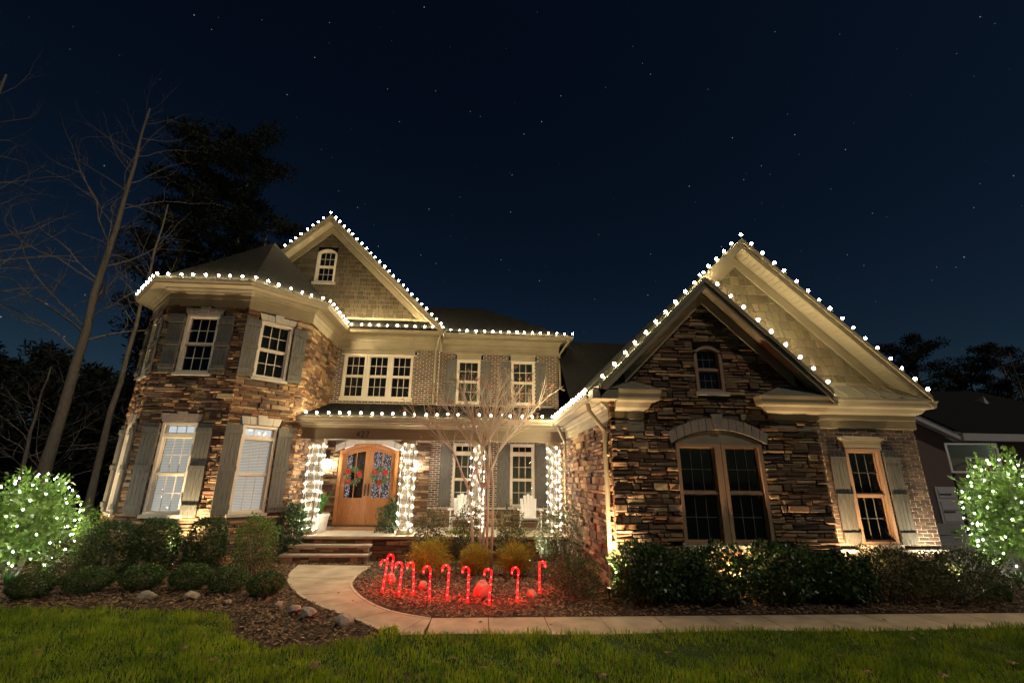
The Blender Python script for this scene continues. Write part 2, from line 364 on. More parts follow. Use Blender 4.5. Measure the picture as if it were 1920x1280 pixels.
# walkway
walk = kind(empty('walkway', (0, 7, .40)), 'structure')
def wz(x, y): return float(gz(x, y))
def slab(pa, pb, m='concrete', nm='paving_slab', h=.0, dz=.05):   # pa, pb edge point lists
    top = [(p[0], p[1], wz(p[0], p[1])+h) for p in pa]+[(p[0], p[1], wz(p[0], p[1])+h) for p in pb[::-1]]
    n_ = len(top); v = top+[(x, y, z-dz-.06) for x, y, z in top]
    k = len(pa)
    fs = [(i, i+1, 2*k-2-i, 2*k-1-i) for i in range(k-1)]+[(i, n_+i, n_+(i+1) % n_, (i+1) % n_) for i in range(n_)]
    o = MB().add(v, fs).build(nm, m, walk); o.matrix_parent_inverse = Matrix.Translation((0, -7, -.40)); return o
npt = len(I_); cuts = [0, 6, 12, 16, 20, 24, npt-1]
for a, b in zip(cuts[:-1], cuts[1:]):
    pa = [I_[i].copy() for i in range(a, b+1)]; pb = [O_[i].copy() for i in range(a, b+1)]
    for L in (pa, pb):
        d0 = (L[1]-L[0]); L[0] += d0/np.linalg.norm(d0)*.006; d1 = (L[-2]-L[-1]); L[-1] += d1/np.linalg.norm(d1)*.006
    inn = [p+(q-p)*.055/np.linalg.norm(q-p) for p, q in zip(pa, pb)]; onn = [q+(p-q)*.06/np.linalg.norm(q-p) for p, q in zip(pa, pb)]
    slab(inn, onn)
    slab(pa, [p+(q-p)*.05/np.linalg.norm(q-p) for p, q in zip(pa, pb)], 'bluestone', 'paving_edge', .004)
    slab([q+(p-q)*.055/np.linalg.norm(q-p) for p, q in zip(pa, pb)], pb, 'bluestone', 'paving_edge', .004)
xa = xk
while xa < 11.4:
    xb = xa+.80
    slab([(xa+.006, WY1), (xb-.006, WY1)], [(xa+.006, WY0), (xb-.006, WY0)], h=.0); xa = xb

# driveway and far ground to the right
mbd = MB(); dv = [(10.9, 8.6), (60, 7.0), (60, 30), (12.0, 21.9)]
mbd.add([(x, y, wz(x, y)+.004) for x, y in dv], [(0, 1, 2, 3)]); kind(mbd.build('driveway', 'asphalt'), 'structure')
gs = MB(); gs.add([(x, y, .409) for x, y in ((12.6, 13.2), (19, 13.0), (22.5, 17.5), (13.2, 17.8))], [(0, 1, 2, 3)]); kind(gs.build('grass_strip', lm), 'structure')

# bark mulch chips on the beds
NC = 90000
ux = nrg.uniform(-12.5, 11.3, NC); uy = nrg.uniform(6.0, 12.6, NC)
ok = (uy > lawn_y(ux)+.03) & ~pip(ux, uy, walk_poly) & ~((ux > 2.4) & (uy > 8.5)) & ~((ux > 2.3) & (uy < 7.3)) & ~((ux < 2.4) & (ux > -4.9) & (uy > 12.3)) & ~((ux > 10.9) & (uy > 8.6))
ux, uy = ux[ok], uy[ok]; n = len(ux); a = nrg.random(n)*6.283; L = .012+.03*nrg.random(n)**2; wd = .006+.012*nrg.random(n)
zc = gz(ux, uy)+.004+.02*nrg.random(n); tl = (nrg.random(n)-.5)*.9; rl = (nrg.random(n)-.5)*.9
c, s_ = np.cos(a), np.sin(a)
def cp(p, q): return st(ux+c*L*p-s_*wd*q, uy+s_*L*p+c*wd*q, zc+L*p*tl+wd*q*rl)
CV = np.stack([cp(-1, -1), cp(1, -.7), cp(.8, 1), cp(-.9, .8)], 1).reshape(-1, 3)
tag(kind(soup('bark_mulch', CV, np.arange(n*4).reshape(-1, 4), 'chip'), 'stuff'), 'shredded brown bark mulch covering the planting beds', 'mulch')

# ================================================================== THE HOUSE
house = tag(empty('house', (0, 12, .30)), 'stone and brick two storey house with turret, porch and lit gables', 'house')
HINV = Matrix.Translation((0, -12, -.30))
def part(mb, name, m, parent=house, smooth=False):
    o = mb.build(name, m, None, smooth); o.parent = parent
    o.matrix_parent_inverse = HINV if parent is house else Matrix()
    return o
FM, FM2 = Fr(0, 15.1, 1, 0), Fr(0, 15.4, 1, 0)
FT, FA, FL = Fr(0, 11.5, 1, 0), Fr(-6.15, 11.5, 1, 1), Fr(-9.35, 12.7, 1, -1)
FS, FLS = Fr(-4.96, 12.69, 0, 1), Fr(-9.35, 17, 0, -1)
FW, FB, FWL = Fr(0, 8.4, 1, 0), Fr(0, 8.85, 1, 0), Fr(2.43, 15.1, 0, -1)
FGM, FGB = Fr(0, 14.95, 1, 0), Fr(0, 8.95, 1, 0)
FRT = Fr(8.9, 8.85, 0, 1); FHR = Fr(2.65, 15.4, 0, 1)

def clip_top(poly, a, b):      # keep z <= a + b*s
    o = []
    for i in range(len(poly)):
        p, q = poly[i], poly[(i+1) % len(poly)]; fp, fq = p[1]-a-b*p[0], q[1]-a-b*q[0]
        if fp <= 0: o.append(p)
        if fp*fq < 0: t = fp/(fp-fq); o.append((p[0]+(q[0]-p[0])*t, p[1]+(q[1]-p[1])*t))
    return o
def wall_core(name, fr, s0, s1, z0, z1, openings, m, roof=None, d0=-.25, d1=0.):
    ss = sorted({s0, s1, *[x for o in openings for x in o[:2] if s0 < x < s1], *([roof[0]] if roof and s0 < roof[0] < s1 else [])})
    zs = sorted({z0, z1, *[x for o in openings for x in o[2:4] if z0 < x < z1]})
    mb = MB()
    for a, b in zip(ss[:-1], ss[1:]):
        for c_, d_ in zip(zs[:-1], zs[1:]):
            ms, mz = (a+b)/2, (c_+d_)/2
            if any(o[0] < ms < o[1] and o[2] < mz < o[3] for o in openings): continue
            poly = [(a, c_), (b, c_), (b, d_), (a, d_)]
            if roof:
                sl = roof[2] if ms < roof[0] else -roof[2]; poly = clip_top(poly, roof[1]-sl*roof[0], sl)
                if len(poly) < 3: continue
            mb.prism(fr, poly, d0, d1)
    return part(mb, name, m)

STONES, BRICKS, SHAKES = [], [], []
SPAL = [(.30, .185, .105), (.20, .125, .075), (.37, .255, .15), (.13, .085, .057), (.34, .20, .10), (.24, .165, .11), (.42, .30, .175), (.24, .125, .07), (.10, .068, .050), (.17, .10, .06)]
def jit(c, k=.15): f_ = 1+rnd.uniform(-k, k); return tuple(min(1, x*f_*(1+rnd.uniform(-.05, .05))) for x in c)
def intervals(s0, s1, za, zb, openings):
    iv = [(s0, s1)]
    for o in openings:
        if min(zb, o[3])-max(za, o[2]) > .012:
            nv = []
            for a, b in iv:
                if o[1] <= a or o[0] >= b: nv.append((a, b))
                else:
                    if o[0]-a > .03: nv.append((a, o[0]))
                    if b-o[1] > .03: nv.append((o[1], b))
            iv = nv
    return iv
def score(fr, a, b, za, zb):
    p = np.array(fr.p((a+b)/2, (za+zb)/2, 0)); d = np.linalg.norm(p-[0, 0, CAM_H]); vd = (np.array([0, 0, CAM_H])-p)/d
    return (b-a)*(zb-za)/d**2*max(.05, vd[0]*fr.n[0]+vd[1]*fr.n[1])
def lay_stone(wall, fr, s0, s1, z0, z1, openings, roof=None, big=1., rough=1.):
    z = z0
    while z < z1-.02:
        h = min(rnd.choice((.05, .06, .07, .085, .10, .13))*big, z1-z)
        if z1-(z+h) < .03: h = z1-z
        for a, b in intervals(s0, s1, z, z+h, openings):
            x = a
            while x < b-.01:
                wd_ = rnd.choice((rnd.uniform(.10, .22), rnd.uniform(.15, .40), rnd.uniform(.25, .52)))*big
                if b-(x+wd_) < .09: wd_ = b-x
                zz = [(z, z+h)]
                if h > .105*big and rnd.random() < .4: q = z+h*rnd.uniform(.4, .6); zz = [(z, q), (q, z+h)]
                for za, zb in zz:
                    if roof and zb-.03 > roof[1]-roof[2]*abs((x+wd_/2)-roof[0]): continue
                    dep = (.025+.05*rnd.random()**1.5)*rough; g = .005; j = lambda k=.006: rnd.uniform(-k, k)
                    a0, b0, c0, d0 = x+g, x+wd_-g, za+g*.8, zb-g*.8
                    i_ = min(.016, (b0-a0)*.2, (d0-c0)*.25)
                    ring = [(a0+j(), c0+j(.004)), (b0+j(), c0+j(.004)), (b0+j(), d0+j(.004)), (a0+j(), d0+j(.004))]
                    fr_ = [(p+i_*(1 if k in (0, 3) else -1)+j(), q+i_*(1 if k < 2 else -1)+j(.004)) for k, (p, q) in enumerate(ring)]
                    v = [fr.p(p, q, -.01) for p, q in ring]+[fr.p(p, q, dep*rnd.uniform(.55, .8)) for p, q in ring]+[fr.p(p, q, dep+rnd.uniform(-.012, .012)*rough) for p, q in fr_]
                    f_ = [(8, 9, 10, 11)]+[(k, (k+1) % 4, 4+(k+1) % 4, 4+k) for k in range(4)]+[(4+k, 4+(k+1) % 4, 8+(k+1) % 4, 8+k) for k in range(4)]
                    STONES.append((score(fr, x, x+wd_, za, zb), v, f_, jit(rnd.choice(SPAL), .25), wall))
                x += wd_
        z += h
BPAL = [(.115, .078, .055), (.145, .095, .065), (.095, .066, .05), (.17, .115, .08), (.13, .09, .07)]
def lay_brick(wall, fr, s0, s1, z0, z1, openings, roof=None):
    ch, bl, g = .0677, .203, .0125; k = 0; z = z0
    while z < z1-.02:
        zt = min(z+ch-g, z1-.002)
        for a, b in intervals(s0, s1, z, zt, openings):
            x = math.floor((a-s0)/bl)*bl+s0-(bl/2 if k % 2 else 0)
            while x < b:
                p, q = max(x, a), min(x+bl-g, b); x += bl
                if q-p < .03: continue
                dep = .005+rnd.uniform(-.002, .002)
                v = [fr.p(e, zz_, -.01) for e, zz_ in ((p, z), (q, z), (q, zt), (p, zt))]+[fr.p(e, zz_, dep) for e, zz_ in ((p, z), (q, z), (q, zt), (p, zt))]
                BRICKS.append((score(fr, p, q, z, zt), v, [(4, 5, 6, 7)]+[(m_, (m_+1) % 4, 4+(m_+1) % 4, 4+m_) for m_ in range(4)], jit(rnd.choice(BPAL), .2), wall))
        z += ch; k += 1
def lay_shake(wall, fr, s0, s1, z0, z1, openings, roof, ex=.165, base=(.135, .11, .07)):
    z = z0
    while z < z1:
        for a, b in intervals(s0, s1, z, z+ex, openings):
            x = a+rnd.uniform(-.1, 0)
            while x < b:
                wd_ = rnd.uniform(.10, .24); p, q = max(x, a)+.006, min(x+wd_, b)-.006; x += wd_
                if q-p < .03: continue
                if z > roof[1]-roof[2]*abs((p+q)/2-roof[0])-.02: continue
                zb = z+rnd.uniform(-.012, .006); zt = z+ex+.02; t0, t1 = .040+rnd.uniform(-.008, .008), .005
                v = [fr.p(p, zb, 0), fr.p(q, zb, 0), fr.p(q, zb, t0), fr.p(p, zb, t0), fr.p(p, zt, 0), fr.p(q, zt, 0), fr.p(q, zt, t1), fr.p(p, zt, t1)]
                SHAKES.append((score(fr, p, q, z, zt), v, [(0, 1, 2, 3)[::-1], (0, 4, 7, 3), (1, 2, 6, 5), (3, 2, 6, 7)], jit(base, .24), wall))
        z += ex

# ---------------- windows and shutters
def window(fr, s0, s1, z0, z1, transom=0., blinds='blind', cols=3, arch=0., sill=True, fm='frame', sillw=.05):
    """opening s0..s1 x z0..z1; returns opening rectangle"""
    mb = MB(); cw = .065; mw = .008 if fm == 'frame' else .005
    zt = z1-arch
    mb.box(fr, s0, s0+cw, z0, zt, -.09, .045); mb.box(fr, s1-cw, s1, z0, zt, -.09, .045)
    mb.box(fr, s0+cw, s1-cw, z0, z0+.055, -.09, .05)
    if not arch: mb.box(fr, s0+cw, s1-cw, z1-cw, z1, -.09, .045)
    else:
        nseg = 10; mid = (s0+s1)/2; hw = (s1-s0)/2
        for i in range(nseg):
            u0, u1 = -1+2*i/nseg, -1+2*(i+1)/nseg
            zo = lambda u: zt+arch*(1-u*u); zi = lambda u: zt-cw+(arch)*(1-u*u)
            mb.prism(fr, [(mid+u0*hw, zi(u0)), (mid+u1*hw, zi(u1)), (mid+u1*hw, zo(u1)), (mid+u0*hw, zo(u0))], -.09, .045)
    tz = z1-cw-(arch*.25 if arch else 0)
    glz = []                                    # sash areas
    if transom:
        tb = z1-cw-transom; mb.box(fr, s0+cw, s1-cw, tb-.09, tb, -.08, .035); glz.append((tb, z1-cw, 1)); tz = tb-.09
    zm = (z0+.055+tz)/2
    mb.box(fr, s0+cw, s1-cw, zm-.022, zm+.022, -.075, .01)
    glz += [(z0+.055, zm-.022, 2), (zm+.022, tz if not arch else tz+.02, 2)]
    win = part(mb, 'window', fm)
    sash, mun = MB(), MB()
    a, b = s0+cw, s1-cw
    for za, zb, rr in glz:
        for q in ((a, a+.025), (b-.025, b)): sash.box(fr, *q, za, zb, -.07, -.02)
        sash.box(fr, a+.025, b-.025, za, za+.022, -.07, -.02); sash.box(fr, a+.025, b-.025, zb-.022, zb, -.07, -.02)
        ga, gb, gc, gd = a+.025, b-.025, za+.022, zb-.022
        for i in range(1, cols): x = ga+(gb-ga)*i/cols; mun.box(fr, x-mw, x+mw, gc, gd, -.052, -.040)
        for i in range(1, rr): z = gc+(gd-gc)*i/rr; mun.box(fr, ga, gb, z-mw, z+mw, -.0515, -.0405)
        for i in range(cols):
            for k in range(rr):
                pa, pb = ga+(gb-ga)*i/cols, ga+(gb-ga)*(i+1)/cols; qa, qb = gc+(gd-gc)*k/rr, gc+(gd-gc)*(k+1)/rr
                part(MB().add([fr.p(pa, qa, -.056), fr.p(pb, qa, -.056), fr.p(pb, qb, -.056), fr.p(pa, qb, -.056)], [(0, 1, 2, 3)]), 'pane', 'glass', win)
    part(sash, 'sash', fm, win); part(mun, 'muntin', fm if fm == 'frame' else 'shutter', win)
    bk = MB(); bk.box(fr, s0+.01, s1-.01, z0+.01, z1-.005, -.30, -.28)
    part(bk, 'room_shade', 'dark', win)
    if blinds:
        bl = MB(); z = z0+.07; za = glz[-1][1] if not transom else glz[-1][1]
        while z < za-.02:
            bl.add([fr.p(a+.01, z, -.085), fr.p(b-.01, z, -.085), fr.p(b-.01, z+.030, -.118), fr.p(a+.01, z+.030, -.118)], [(0, 1, 2, 3)]); z += .036
        if blinds == 'lit_blind': part(MB().box(fr, a+.01, b-.01, glz[0][0], glz[0][1], -.12, -.11), 'transom_shade', 'lit_transom', win)
        part(bl, 'blind', blinds, win)
    if sill:
        part(MB().box(fr, s0-sillw, s1+sillw, z0-.07, z0-.002, -.1, .095), 'window_sill', 'pale', win)
    return (s0, s1, z0-(.07 if sill else 0), z1)
def shutter(fr, s0, s1, z0, z1, off=.075):
    mb = MB(); k = 4; wd_ = (s1-s0)/k
    for i in range(k): mb.box(fr, s0+i*wd_+.003, s0+(i+1)*wd_-.003, z0+rnd.uniform(0, .004), z1-rnd.uniform(0, .004), off, off+.028)
    mb.box(fr, s0+.01, s1-.01, z0+.03, z1-.03, off-.02, off+.02)
    sh = part(mb, 'shutter', 'shutter')
    for zc_ in (z0+.16, (z0+z1)/2, z1-.16):
        part(MB().box(fr, s0-.004, s1+.004, zc_-.055, zc_+.055, off+.029, off+.056), 'batten', 'shutter', sh)
    for zc_ in (z0+.16, z1-.16): part(MB().box(fr, (s0+s1)/2-.03, (s0+s1)/2+.03, zc_-.02, zc_+.02, -.02, off-.021), 'shutter_bracket', 'bronze', sh)
def lintel(fr, s0, s1, z0, h=.2, n=5, m='pink'):
    c_ = (s0+s1)/2; w_ = (s1-s0)
    lp = None
    for i in range(n):
        u0, u1 = -.5+i/n, -.5+(i+1)/n; key = i == n//2
        zt = z0+h+(.045 if key else 0); k0, k1 = (.0, .0) if not key else (-.02, .02)
        o = part(MB().prism(fr, [(c_+u0*w_+.004, z0+.004), (c_+u1*w_-.004, z0+.004), (c_+u1*w_*1.12+k1-.004, zt), (c_+u0*w_*1.12+k0+.004, zt)], -.01, .06+(.02 if key else 0)), 'lintel_stone', m)
    return (s0-.05, s1+.05, z0, z0+h)
def crown(fr, s0, s1, z0, h=.17):
    mb = MB(); mb.box(fr, s0+.03, s1-.03, z0, z0+h*.6, 0, .06)
    mb.prism(fr, [(s0, z0+h*.75), (s1, z0+h*.75), (s1+.05, z0+h), (s0-.05, z0+h)], 0, .11); mb.box(fr, s0+.01, s1-.01, z0+h*.6, z0+h*.75, 0, .085)
    part(mb, 'window_crown', 'trim'); return (s0-.04, s1+.04, z0, z0+h)

# ---------------- turret
tower_op = {}
for key, fr, c_ in (('f', FT, -7.2), ('a', FA, .76), ('l', FL, .93)):
    ops = []
    w0, w1 = c_-.41, c_+.41
    ops.append(window(fr, w0, w1, 1.42, 3.50, transom=.2, blinds='lit_blind')); ops.append(lintel(fr, w0-.03, w1+.03, 3.51, .20, 5, 'pink' if key != 'a' else 'pale'))
    ops.append(window(fr, w0, w1, 4.72, 6.24, blinds=None if key == 'f' else 'curtain')); ops.append(lintel(fr, w0-.03, w1+.03, 6.25, .17, 5, 'pink' if key != 'a' else 'pale'))
    for a, b in ((w0-.385, w0-.02), (w1+.02, w1+.385)):
        shutter(fr, a, b, 1.42, 3.48); shutter(fr, a, b, 4.70, 6.22)
    tower_op[key] = ops
DL = math.hypot(1.19, 1.19); DL2 = math.hypot(1.2, 1.2)
tw = {}
for key, fr, s0, s1 in (('f', FT, -8.15, -6.15), ('a', FA, 0, DL), ('l', FL, 0, DL2), ('s', FS, 0, 2.41), ('b', FLS, 0, 4.3)):
    ops = tower_op.get(key, []); wl = wall_core('stone_wall', fr, s0, s1, .05, 6.50, ops, 'stone_bed')
    e = .03 if key in 'fal' else 0
    lay_stone(wl, fr, s0-e, s1+e, .1 if key != 's' else .8, 6.50, ops, rough=.9)
# ---------------- main two-storey walls
door_op = (-4.46, -2.58, .80, 3.34)
ow = [window(FM, .97, 1.76, 1.43, 3.36, transom=.2, blinds='curtain'), window(FM, -.88, -.10, 1.43, 3.36, transom=.2, blinds='curtain')]
wl = wall_core('stone_wall', FM, -4.96, -1.6, .5, 4.6, [door_op], 'stone_bed'); lay_stone(wl, FM, -4.96, -1.6, .84, 3.45, [door_op, (-4.62, -2.42, 3.02, 3.60)])
wl = wall_core('brick_wall', FM, -1.6, 2.43, .5, 4.6, ow, 'mortar'); lay_brick(wl, FM, -1.6, 2.43, 1.41, 3.45, ow)
lay_stone(wl, FM, -1.6, 2.43, .84, 1.36, ow, big=1.3)
part(MB().box(FM, -1.6, 2.43, 1.36, 1.41, 0, .07), 'water_table', 'pale')
for a, b in ((.56, .94), (1.80, 2.18), (-1.28, -.91), (-.07, .30)): shutter(FM, a, b, 1.45, 3.34, .03)
tri = [window(FM, -4.66+i*.77, -3.91+i*.77, 4.77, 6.27, blinds='curtain' if i == 3 else None, sill=False) for i in range(3)]
tri.append(crown(FM, -4.74, -2.30, 6.285, .17)); tri.append((-4.7, -2.33, 4.7, 4.77))
part(MB().box(FM, -4.70, -2.33, 4.70, 4.765, -.1, .04), 'window_sill', 'frame')
wl = wall_core('brick_wall', FM, -4.96, -1.5, 4.6, 7.45, tri, 'mortar'); lay_brick(wl, FM, -4.96, -1.5, 4.35, 6.52, tri)
wu = [window(FM2, -.90, -.09, 4.72, 6.24, blinds='curtain', sill=False), window(FM2, .99, 1.82, 4.72, 6.24, blinds='curtain', sill=False)]
wu += [crown(FM2, -.95, -.04, 6.255, .24), crown(FM2, .94, 1.87, 6.255, .24)]
wl = wall_core('brick_wall', FM2, -1.5, 2.65, 4.2, 7.1, wu, 'mortar'); lay_brick(wl, FM2, -1.5, 2.65, 4.35, 6.52, wu)
for a, b in ((-1.27, -.93), (-.06, .28), (.62, .96), (1.85, 2.19)): shutter(FM2, a, b, 4.70, 6.22, .03)
wl = wall_core('brick_wall', FHR, .25, 6, 3.5, 7.1, [], 'mortar'); lay_brick(wl, FHR, 0, 2.2, 4.2, 6.52, [])
# ---------------- wing walls
GS = (4.41, 6.02, 1.0); GB = (5.6, 7.18, .97)
d1 = window(FW, 3.62, 4.42, 1.21, 2.95, blinds='curtain', fm='clay', sill=False); d2 = window(FW, 4.49, 5.28, 1.21, 2.95, blinds='curtain', fm='clay', sill=False)
part(MB().box(FW, 4.42, 4.49, 1.21, 2.95, -.09, .03), 'window_mullion', 'clay'); part(MB().box(FW, 3.56, 5.34, 1.13, 1.205, -.1, .10), 'window_sill', 'pale')
arc = lambda u, r_: 2.95+r_*(1-u*u)
mb = MB(); NA = 14
for i in range(NA):
    u0, u1 = -1+2*i/NA, -1+2*(i+1)/NA; mb.prism(FW, [(4.45+u0*.86, 2.955), (4.45+u1*.86, 2.955), (4.45+u1*.86, arc(u1, .25)), (4.45+u0*.86, arc(u0, .25))], -.1, .02)
part(mb, 'arch_panel', 'trim')
NV = 13
for i in range(NV):
    u0, u1 = -1+2*i/NV, -1+2*(i+1)/NV; key = i == NV//2; h = .20 if not key else .27
    pts = []
    for u, k in ((u0, .006), (u1, -.006)): pts.append((4.45+u*.93+k, arc(u, .26)))
    for u, k in ((u1, -.006), (u0, .006)): pts.append((4.45+u*(1.0 if not key else 1.5)*.97+k, arc(u, .28)+h))
    part(MB().prism(FW, pts, -.01, .075+(.025 if key else 0)), 'arch_stone', 'pink')
sw = window(FW, 4.15, 4.72, 3.93, 4.86, blinds=None, arch=.12, fm='clay')
ops = [d1, d2, (4.42, 4.49, 1.14, 2.95), (3.56, 5.34, 1.13, 1.21), (3.5, 5.4, 2.95, 3.10), (3.62, 5.28, 3.10, 3.30), (3.95, 4.95, 3.3, 3.46), sw]
core_ops = [d1, d2, sw]
wl = wall_core('stone_wall', FW, 2.43, 6.45, .2, 6.2, core_ops, 'stone_bed', GS)
lay_stone(wl, FW, 2.40, 6.47, .35, 6.0, ops, GS, rough=1.05)
wl = wall_core('stone_wall', FWL, .0, 6.7, .2, 3.8, [], 'stone_bed'); lay_stone(wl, FWL, .0, 6.70, .35, 3.36, [], big=1.15)
rw = window(FB, 7.28, 8.03, 1.16, 2.94, blinds='curtain', sill=False, fm='clay'); ops = [rw, crown(FB, 7.25, 8.08, 2.955, .19), (7.2, 8.1, 1.10, 1.16)]
part(MB().box(FB, 7.22, 8.09, 1.10, 1.155, -.1, .06), 'window_sill', 'frame')
shutter(FB, 6.93, 7.25, 1.16, 2.88, .03); shutter(FB, 8.07, 8.39, 1.16, 2.88, .03)
wl = wall_core('brick_wall', FB, 6.45, 8.9, .2, 3.9, [rw], 'mortar'); lay_brick(wl, FB, 6.45, 8.905, 1.09, 3.34, ops)
lay_brick(wl, FB, 6.45, 8.905, .35, 1.00, [])
for a, b in ((6.4, 7.30), (8.0, 8.98)): part(MB().box(FB, a, b, 1.01, 1.075, -.02, .07), 'water_table', 'pale')
wl = wall_core('brick_wall', FRT, .25, 9, .2, 3.9, [], 'mortar'); lay_brick(wl, FRT, 0, 3, .35, 3.34, [])
# ---------------- gable walls with shakes
vent = window(FGM, -5.98, -5.30, 8.78, 10.06, blinds=None, arch=.14, sill=True, sillw=.06)
GM = (-5.57, 10.98, .98)
wl = wall_core('gable_wall', FGM, -9.2, -1.7, 7.1, 11.1, [vent], 'shake', GM); lay_shake(wl, FGM, -8.6, -2.0, 7.52, 10.8, [vent], GM)
wl = wall_core('gable_wall', FGB, 2.6, 8.7, 3.9, 7.2, [], 'shake', GB); lay_shake(wl, FGB, 4.6, 8.7, 4.26, 7.1, [], GB, .20, base=(.21, .175, .11))
# ---------------- cornices, gutters
def cornice(path, zf, zb, dmax=.36, stepz=.0, beam=0.):
    """frieze from zf up to zb, crown, soffit, gutter"""
    pr = [(0, zf), (.035, zf), (.035, (zf+zb)/2-.008), (.048, (zf+zb)/2), (.048, zb-.11), (.085, zb-.085), (.10, zb-.05), (.15, zb-.015), (.165, zb), (.165, zb+.02), (dmax, zb+.02), (dmax, zb+.06), (0, zb+.06)]
    part(MB().sweep(path, pr), 'cornice', 'trim')
    g = [(dmax-.0, zb+.012), (dmax+.075, zb+.012), (dmax+.085, zb+.05), (dmax+.12, zb+.09), (dmax+.12, zb+.155), (dmax+.095, zb+.155), (dmax+.09, zb+.06), (dmax+.01, zb+.06), (dmax+.01, zb+.15), (dmax-.0, zb+.15)]
    part(MB().sweep(path, g), 'gutter', 'trim')
    return dmax+.12, zb+.155
P_up = [(-9.35, 17), (-9.35, 12.7), (-8.15, 11.5), (-6.15, 11.5), (-4.96, 12.69), (-4.96, 15.1), (-1.5, 15.1)]
P_up2 = [(-1.42, 15.4), (2.65, 15.4), (2.65, 18)]
P_low = [(-4.96, 12.95), (2.43, 12.95), (2.43, 8.42)]
cornice(P_up, 6.47, 6.92); cornice(P_up2, 6.47, 6.92); cornice(P_low, 3.27, 3.69, .33)
# porch beam, ceiling, roof
part(MB().wbox(-4.96, 2.43, 12.952, 13.22, 3.275, 3.70), 'porch_beam', 'beam')
part(MB().wbox(-4.96, 2.42, 12.90, 12.918, 3.285, 3.56), 'beam_face', 'beam')
part(MB().wbox(-4.96, 2.40, 13.22, 15.08, 3.46, 3.50), 'porch_ceiling', 'white')
prf = MB(); prf.hull8([(-4.96, 12.58, 3.80), (2.43, 12.58, 3.80), (2.43, 15.12, 4.50), (-4.96, 15.12, 4.50)], [(-4.96, 12.56, 3.86), (2.43, 12.56, 3.86), (2.43, 15.09, 4.58), (-4.96, 15.09, 4.58)])
part(prf, 'porch_roof', 'roof')
# porch floor and steps
pf = part(MB().wbox(-4.96, 2.43, 12.78, 15.1, .25, .775), 'porch_base', 'stone_bed')
FP = Fr(0, 12.78, 1, 0); lay_stone(pf, FP, -2.70, 2.43, .25, .775, [], big=1.2)
part(MB().wbox(-4.98, 2.42, 12.70, 15.12, .776, .84), 'porch_floor', 'bluestone')
for i, (y0, za, zb) in enumerate(((12.22, .22, .475), (12.47, .476, .66))):
    b_ = part(MB().wbox(-4.72+.06*i, -2.70, y0+.02, 12.77, za, zb-.05), 'step_riser', 'stone_bed')
    lay_stone(b_, Fr(0, y0+.02, 1, 0), -4.72+.06*i, -2.70, za+.02, zb-.05, [], rough=.5)
    part(MB().wbox(-4.76+.06*i, -2.67, y0-.02, 12.78, zb-.05, zb), 'step_tread', 'bluestone')
lay_stone(pf, FP, -4.72, -2.70, .66, .775, [], rough=.5)
# columns
COLX = (-4.46, -1.97, -.07, 2.05)
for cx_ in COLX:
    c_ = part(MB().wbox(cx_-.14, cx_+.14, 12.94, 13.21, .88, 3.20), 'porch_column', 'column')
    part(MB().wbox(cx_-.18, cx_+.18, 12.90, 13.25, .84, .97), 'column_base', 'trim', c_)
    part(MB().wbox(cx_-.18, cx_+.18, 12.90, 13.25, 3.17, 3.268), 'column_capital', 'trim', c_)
# downspouts
def pipe(pts, r=.04, m='trim'): part(MB().tube(pts, r, 8), 'downspout', m)
pipe([(-1.46, 14.68, 6.95), (-1.50, 14.8, 6.82), (-1.62, 15.03, 6.5), (-1.62, 15.03, 4.62)])
pipe([(2.98, 14.98, 6.95), (2.92, 15.1, 6.82), (2.70, 15.33, 6.5), (2.70, 15.33, 5.30), (2.85, 15.30, 5.22)])
pipe([(2.13, 12.56, 3.70), (2.16, 12.62, 3.62), (2.37, 12.86, 3.25), (2.37, 12.86, .9)])
pipe([(2.05, 8.62, 3.70), (2.08, 8.62, 3.55), (2.34, 8.55, 3.18), (2.34, 8.55, .62), (2.30, 8.45, .50)], .045)
# ---------------- roofs and rakes
def gable_roof(xc, zc, sl, xl, xr, y0, y1, th=.10):
    for xe in (xl, xr):
        ze = zc-sl*abs(xe-xc); lo, hi = [], []
        for y in (y0, y1): pass
        q = [(xc, y0), (xe, y0), (xe, y1), (xc, y1)]
        zf = lambda x: zc-sl*abs(x-xc)
        part(MB().hull8([(x, y, zf(x)-th) for x, y in q], [(x, y, zf(x)) for x, y in q]), 'roof_slope', 'roof')
def rake(xc, zc, sl, xe, y0, yw, fz=.26, x_start=None, planks=True, fmat='trim'):
    sg = 1 if xe > xc else -1; zf = lambda x: zc-sl*abs(x-xc); xs_ = xc if x_start is None else x_start
    part(MB().add(*_pl(xs_, xe, lambda x: zf(x)-.10, lambda x: zf(x)-.235, y0+.01, y0+.05)), 'rake_board', fmat)
    part(MB().add(*_pl(xs_, xe, lambda x: zf(x)-.005, lambda x: zf(x)-.10, y0-.03, y0+.05)), 'rake_moulding', fmat)
    part(MB().add(*_pl(xs_, xe-sg*.55, lambda x: zf(x)-.235, lambda x: zf(x)-.235-fz, yw-.075, yw-.04)), 'rake_frieze', fmat)
    if planks:
        n_ = int(abs(xe-xs_)/.085); pp = None
        for i in range(n_):
            a, b = xs_+(xe-xs_)*i/n_, xs_+(xe-xs_)*(i+.94)/n_
            part(MB().add(*_pl(a, b, lambda x: zf(x)-.185, lambda x: zf(x)-.205, y0+.052, yw-.035)), 'soffit_plank', 'soffit')
        part(MB().add(*_pl(xs_, xe, lambda x: zf(x)-.105, lambda x: zf(x)-.18, y0+.052, yw-.035)), 'soffit_backing', 'soffit')
